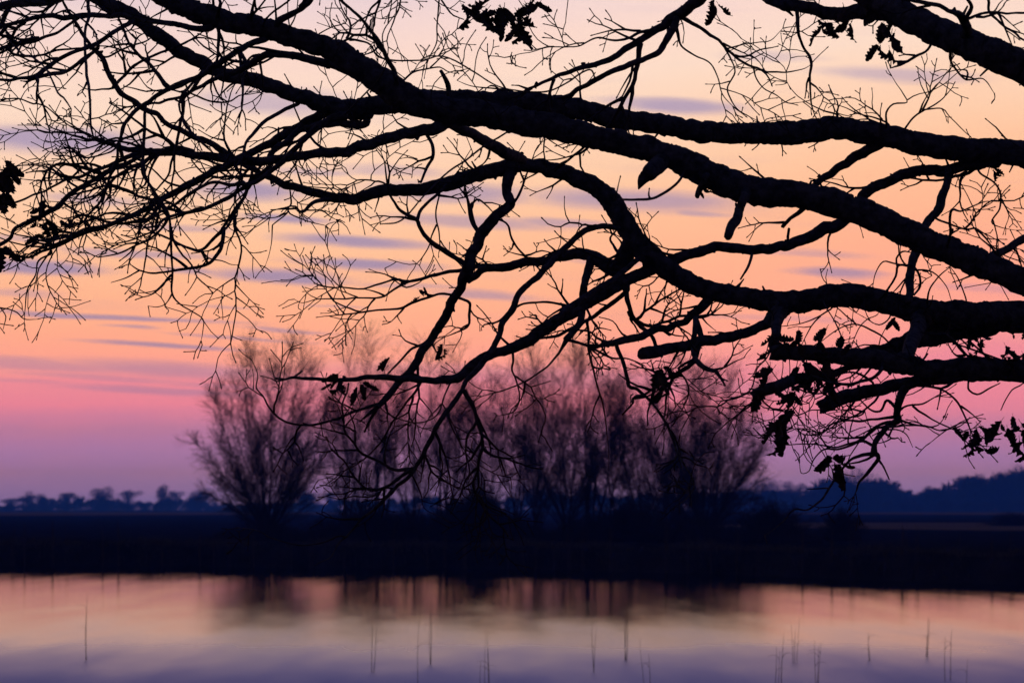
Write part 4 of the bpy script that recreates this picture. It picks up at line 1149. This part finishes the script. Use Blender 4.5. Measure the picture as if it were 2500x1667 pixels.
sh = [shrub_mesh(31, 800, 2.3, 2.9).mesh('bush', M_scrub), shrub_mesh(32, 320, 1.7, 1.5).mesh('bush', M_scrub)]


def place_shrub(k, px, d, sc, label):
    s_ = tag(bpy.data.objects.new('bare_shrub', sh[k]), label, 'shrub', 'bare shrubs on the far bank')
    s_.location = (at_px(px, d), d, .44 if d > 250 else .80)
    s_.rotation_euler = (0, 0, px * .7)
    s_.scale = sc
    col.objects.link(s_)


place_shrub(0, 1165, 192, (1.05, 1.05, 1.02), 'big round dense shrub under the middle willows')
place_shrub(1, 1880, 196, (1.5, 1.5, 1.35), 'low bushy shrub just past the last wide willow')
place_shrub(1, 2055, 205, (.9, .9, 1.1), 'small lone shrub at the edge of the stubble field')
place_shrub(1, 2475, 420, (2.2, 2.2, 1.0), 'dim low bush near the right edge beyond the stubble')
place_shrub(1, 1520, 191, (1.4, 1.4, 1.3), 'low shrub at the foot of the narrow willow, right of the fan-stemmed tree')
place_shrub(1, 905, 191, (1.6, 1.6, 1.2), 'low shrub at the foot of the tallest slender willow')

scr = MB()
r2 = np.random.default_rng(40)
for i in range(5200):
    px = r2.uniform(500, 2010)
    hh = (1.9 if 760 < px < 1880 else 1.2) * (.75 + .25 * math.sin(px * .013) + .15 * math.sin(px * .041)) * r2.uniform(.35, 1.0) * min(1, (px - 480) / 120, (2040 - px) / 120)
    d = r2.uniform(188, 203)
    x = at_px(px, d)
    lean = r2.normal(0, .22, 2)
    p0 = np.array([x, d, .75])
    p1 = p0 + np.array([lean[0] * hh * .5, lean[1] * hh * .5, hh * .55])
    p2 = p0 + np.array([lean[0] * hh * 1.3, lean[1] * hh, hh])
    tube(scr, [p0, p1, p2], [.016, .012, .006], 3)
    for _ in range(2):
        q = p1 + (p2 - p1) * r2.random()
        tube(scr, [q, q + np.array([r2.normal(0, .22), r2.normal(0, .2), r2.uniform(.15, .5)]) * hh * .5], [.009, .005], 3)
tag(scr.build('scrub', M_scrub), 'tangled dark undergrowth round the feet of the willows', 'scrub', kind='stuff')

# dry grass along the bank
gr = MB()
for i in range(9000):
    px = r2.uniform(-60, 2560)
    x0 = at_px(px, 150)
    o_ = abs(r2.normal(0, 6)) + .05
    d = float(shore_far(x0)) + o_
    x = at_px(px, d)
    d = float(shore_far(x)) + o_
    h_ = r2.uniform(.08, .34) * (1.5 if o_ < 1.2 else 1) * (1 + .6 * math.sin(px * .021) * math.sin(px * .0067))
    p0 = np.array([x, d, .03 + .82 * min(1, o_ / 1.7)])
    ln_ = r2.normal(0, .35, 2)
    tube(gr, [p0, p0 + np.array([ln_[0] * h_ * .4, ln_[1] * h_ * .4, h_ * .6]), p0 + np.array([ln_[0] * h_, ln_[1] * h_, h_])], [.008, .006, .002], 3)
tag(gr.build('bank_grass', M_grass), 'short dry grass along the far bank of the pond', 'grass', kind='stuff')


# ------------------------------------------------------------------ far trees
def far_tree_meshes(seed, h, w, dens):
    r2 = np.random.default_rng(seed)
    tr_, cr_ = MB(), MB()
    tube(tr_, [(0, 0, -.5), (0, 0, h * .25), (r2.normal(0, .2), 0, h * .7)], [.3, .26, .1], 6)
    lobes = [(r2.normal(0, w * .24), r2.normal(0, w * .24), h * r2.uniform(.38, .8), w * r2.uniform(.2, .34)) for _ in range(9)] + [(0, 0, h * .55, w * .36)] + [(r2.normal(0, w * .22), r2.normal(0, w * .22), h * r2.uniform(.08, .3), w * r2.uniform(.2, .3)) for _ in range(6)]
    for (lx, ly, lz, lr) in lobes:
        tube(tr_, [(0, 0, h * .22), (lx * .5, ly * .5, (h * .22 + lz) / 2), (lx, ly, lz)], [.14, .1, .05], 5)
        for _ in range(dens):
            v_ = unit(r2.normal(0, 1, 3))
            rr = lr * r2.random() ** .45
            p0 = np.array([lx, ly, lz]) + v_ * rr * np.array([1, 1, .9])
            if p0[2] < .4:
                continue
            d_ = unit(v_ + np.array([0, 0, .7]) + r2.normal(0, .5, 3))
            l_ = r2.uniform(.35, .9)
            tube(cr_, [p0, p0 + d_ * l_ * .5, p0 + unit(d_ + r2.normal(0, .25, 3)) * l_], [.035, .03, .012], 3)
    return tr_, cr_


fk = []
for s_, h, w, dn in ((51, 8, 6.0, 170), (52, 7.5, 5.2, 150), (53, 8, 4.0, 90), (54, 8, 8.0, 210)):
    a_, b_ = far_tree_meshes(s_, h, w, dn)
    fk.append((a_.mesh('trunk', M_far), b_.mesh('crown', M_far)))


def place_far(k, px, top, d, wpx, label, group):
    zb = .45
    h = CAM_Z + (HOR - top) / FPX * d - zb
    t_ = bpy.data.objects.new('distant_tree', None)
    t_.location = (at_px(px, d), d, zb)
    hk = (8, 7.5, 8, 8)[k]
    wk = (6.0, 5.2, 4.0, 8.0)[k]
    s_ = wpx / FPX * d / wk / 1.12
    t_.scale = (s_, s_, h / hk / 1.02)
    t_.rotation_euler = (0, 0, px * .37)
    col.objects.link(t_)
    tag(t_, label, 'tree', group)
    for nm, me in zip(('trunk', 'crown'), fk[k][:2]):
        o = bpy.data.objects.new(nm, me)
        o.parent = t_
        col.objects.link(o)


LG, RG = 'distant trees on the left skyline', 'distant trees on the right skyline'
place_far(2, 25, 1212, 3375, 60, 'low pale distant tree at the left edge of the skyline', LG)
place_far(1, 72, 1192, 3105, 55, 'bushy distant tree nearest the left edge of the skyline', LG)
place_far(2, 163, 1196, 3105, 50, 'thin-topped distant tree on the dark mound left of the skyline gap', LG)
place_far(0, 252, 1184, 2970, 72, 'broad distant tree left of the small round one on the skyline', LG)
place_far(2, 312, 1190, 3375, 46, 'thin pale distant tree between the broad one and the small round one', LG)
place_far(0, 394, 1178, 2835, 46, 'small round-headed dark distant tree on the left skyline', LG)
place_far(2, 428, 1192, 3375, 34, 'thin distant tree right beside the small round-headed one', LG)
place_far(1, 485, 1182, 2970, 70, 'distant tree half hidden behind the large round-headed willow', LG)
place_far(1, 745, 1180, 2700, 80, 'distant tree seen between the first and second willows', LG)
place_far(2, 805, 1194, 2835, 34, 'small pointed distant tree beside the thin whippy willow', LG)
place_far(3, 1330, 1175, 2430, 130, 'wide distant tree glimpsed left of the fan-stemmed willow', RG)
place_far(0, 1440, 1180, 2430, 100, 'distant tree glimpsed right of the fan-stemmed willow', RG)
place_far(3, 1845, 1162, 2106, 130, 'dark distant tree right behind the last wide willow', RG)
place_far(0, 1942, 1170, 2214, 62, 'narrow distant tree in the dip right of the last willow', RG)
place_far(3, 2072, 1142, 2295, 150, 'tallest wide distant tree standing behind the hanging leaf clump', RG)
place_far(0, 2262, 1182, 2430, 60, 'small distant tree rising from the low part of the right skyline', RG)
place_far(1, 2325, 1174, 2430, 46, 'narrow distant tree left of the high wood at the right edge', RG)
place_far(0, 2390, 1152, 2322, 100, 'first tall distant tree of the high wood at the right edge', RG)
place_far(3, 2462, 1134, 2295, 120, 'highest distant tree of the wood at the right edge', RG)
place_far(0, 2540, 1138, 2322, 110, 'distant tree cut by the right edge of the picture', RG)


def clump(seed):
    """light winter crown for trees that only read as part of a wood"""
    r2 = np.random.default_rng(seed)
    c_, sg = MB(), []
    lobes = [(r2.normal(0, 1.5), r2.normal(0, 1.5), r2.uniform(.3, .85) * 8, r2.uniform(1.2, 2.0)) for _ in range(8)] + [(0, 0, 2.0, 2.6), (1.2, 0, 1.2, 2.0), (-1.2, 0, 1.2, 2.0)]
    for (lx, ly, lz, lr) in lobes:
        for _ in range(64):
            v_ = unit(r2.normal(0, 1, 3))
            p0 = np.array([lx, ly, lz]) + v_ * lr * r2.random() ** .5
            if p0[2] > .1:
                sg.append((p0, p0 + unit(v_ + np.array([0, 0, .7]) + r2.normal(0, .5, 3)) * r2.uniform(.5, 1.1), .16, .07))
    prisms(c_, sg)
    return c_


clumps = [clump(s_) for s_ in (71, 72, 73)]


def wood(spans, seed, label):
    r3 = np.random.default_rng(seed)
    wb = MB()
    for (x0, x1, top0, top1, d, n) in spans:
        n = int(n * 2.2)
        for i in range(n):
            f = (i + r3.random()) / n
            px = x0 + (x1 - x0) * f
            top = top0 + (top1 - top0) * f + r3.normal(0, 4)
            dd = d * r3.uniform(.96, 1.08)
            h = max(1.2, CAM_Z + (HOR - top) / FPX * dd - .4)
            src = clumps[r3.integers(0, 3)]
            v = np.concatenate(src.v).copy()
            an = r3.uniform(0, 6.28)
            ca, sa = math.cos(an), math.sin(an)
            s_ = max(h / 8 * 1.2, 1.7)
            v = np.column_stack([(v[:, 0] * ca - v[:, 1] * sa) * s_ + at_px(px, dd), (v[:, 0] * sa + v[:, 1] * ca) * s_ + dd, (v[:, 2] - .3) * h / 8.2 + .3])
            wb.add(v, np.concatenate(src.q), np.concatenate(src.t))
    return tag(wb.build('distant_wood', M_far), label, 'wood', kind='stuff')


wood([(-80, 100, 1232, 1228, 3105, 6), (90, 330, 1212, 1222, 3024, 9), (330, 560, 1224, 1218, 3105, 8), (560, 1000, 1226, 1215, 2835, 14)], 61, 'low blue hedge line along the left horizon')
wood([(1000, 1800, 1212, 1200, 2511, 18), (1780, 2010, 1192, 1196, 2268, 7), (2000, 2170, 1164, 1170, 2376, 6), (2160, 2340, 1198, 1188, 2430, 7), (2330, 2620, 1162, 1130, 2376, 9), (1800, 2620, 1222, 1220, 2160, 14)], 62, 'dark blue wood along the right horizon')

# ------------------------------------------------------------------ dry reed stalks standing in the pond
stalks = [(90, 1440, 1580), (211, 1442, 1610), (351, 1440, 1585), (375, 1450, 1560), (418, 1402, 1522), (445, 1450, 1582), (488, 1400, 1500), (585, 1425, 1560), (667, 1480, 1585), (915, 1470, 1640), (1012, 1440, 1680), (1042, 1425, 1530), (1050, 1455, 1620), (1133, 1400, 1520), (1138, 1405, 1540), (1192, 1525, 1700), (1176, 1590, 1720),
          (1306, 1405, 1500), (1423, 1410, 1510), (1448, 1470, 1640), (1529, 1425, 1610), (1560, 1540, 1690), (1595, 1530, 1700), (1627, 1425, 1530), (1904, 1540, 1690), (1942, 1485, 1618), (1990, 1550, 1710), (2124, 1530, 1612), (2196, 1424, 1535), (2208, 1424, 1545), (2202, 1430, 1530), (2262, 1480, 1600), (2313, 1500, 1660), (2369, 1550, 1700)]
def reed(b_, base, h, lean, r_, leafy):
    zz = np.linspace(-.25, h, 9)
    ph = random.uniform(0, 6)
    tube(b_, np.array(base) + np.column_stack([lean * zz + .008 * np.sin(zz * 5 + ph), .01 * np.sin(zz * 4 + ph), zz]), np.linspace(r_, r_ * .25, 9), 5)
    for k in range(leafy):
        f = np.linspace(0, 1, 6)[:, None]
        s_ = random.choice((-1, 1))
        z0 = h * random.uniform(.35, .8)
        tube(b_, np.array(base) + np.array([lean * z0, 0, z0]) + f * np.array([.06 * s_, 0, .20]) + f ** 2 * np.array([.10 * s_, 0, -.16]), np.linspace(r_ * .5, r_ * .12, 6), 3)


# tall dry reeds at the foot of the far bank: dark on dark, but their reflections streak the water
edge_x = [p[0] for p in stalks if p[2] < 1560] + [30, 60, 128, 165, 250, 290, 395, 520, 560, 620, 710, 760, 840, 960, 1085, 1240, 1275, 1350, 1390, 1490, 1680, 1735, 1800, 1850, 1960, 2030, 2080, 2160, 2240, 2340, 2420, 2470]
for px in edge_x:
    x0 = at_px(px, 150)
    d = float(shore_far(x0))
    x = at_px(px, d)
    d = float(shore_far(x)) - random.uniform(.1, .5)
    h = random.uniform(1.2, 2.35) * min(1, d / 150 + .1)
    b_ = MB()
    for k in range(random.randint(2, 7)):
        reed(b_, (random.gauss(0, .035), random.gauss(0, .08), 0), h * random.uniform(.6, 1), random.gauss(0, .02), random.uniform(.010, .018), 2)
    o = b_.build('reed_clump', M_reed)
    o.location = (at_px(px, d), d, 0)
    tag(o, 'dark narrow clump of dry reeds at the foot of the far bank', 'reeds', 'reed clumps along the far waterline')
for i, (px, y1, y2) in enumerate([p for p in stalks if p[2] >= 1600]):
    d = CAM_Z * FPX / (y2 - HOR)
    h = (y2 - y1) / FPX * d
    b_ = MB()
    for k in range(random.randint(1, 3)):
        reed(b_, (random.gauss(0, .03), random.gauss(0, .1), 0), h * random.uniform(.6, 1), random.gauss(0, .04), random.uniform(.005, .008), 1)
    o = b_.build('reed_stalk', M_reed)
    o.location = (at_px(px, d), d, 0)
    tag(o, 'thin dry reed stalk standing in the open water nearer the camera', 'reed', 'dry reed stalks standing in the pond')

# ------------------------------------------------------------------ evening haze
hz = MB()
X0, X1, Y0, Y1, Z0, Z1 = -1650, 1650, -310, 3760, -2.0, 38.0
hv = [(x, y, z) for z in (Z0, Z1) for y in (Y0, Y1) for x in (X0, X1)]
hz.add(hv, [(0, 2, 3, 1), (4, 5, 7, 6), (0, 1, 5, 4), (2, 6, 7, 3), (0, 4, 6, 2), (1, 3, 7, 5)])
mh = bpy.data.materials.new('haze')
mh.use_nodes = True
hn = mh.node_tree.nodes
for n_ in list(hn):
    hn.remove(n_)
pv = hn.new('ShaderNodeVolumePrincipled')
pv.inputs['Color'].default_value = (*HAZE_C, 1)
pv.inputs['Absorption Color'].default_value = (1, 1, 1, 1)
pv.inputs['Density'].default_value = HAZE_D
ho = hn.new('ShaderNodeOutputMaterial')
mh.node_tree.links.new(pv.outputs[0], ho.inputs['Volume'])
haze = tag(hz.build('haze', mh, smooth=False), 'thin blue evening haze over the fields', 'haze', kind='stuff')
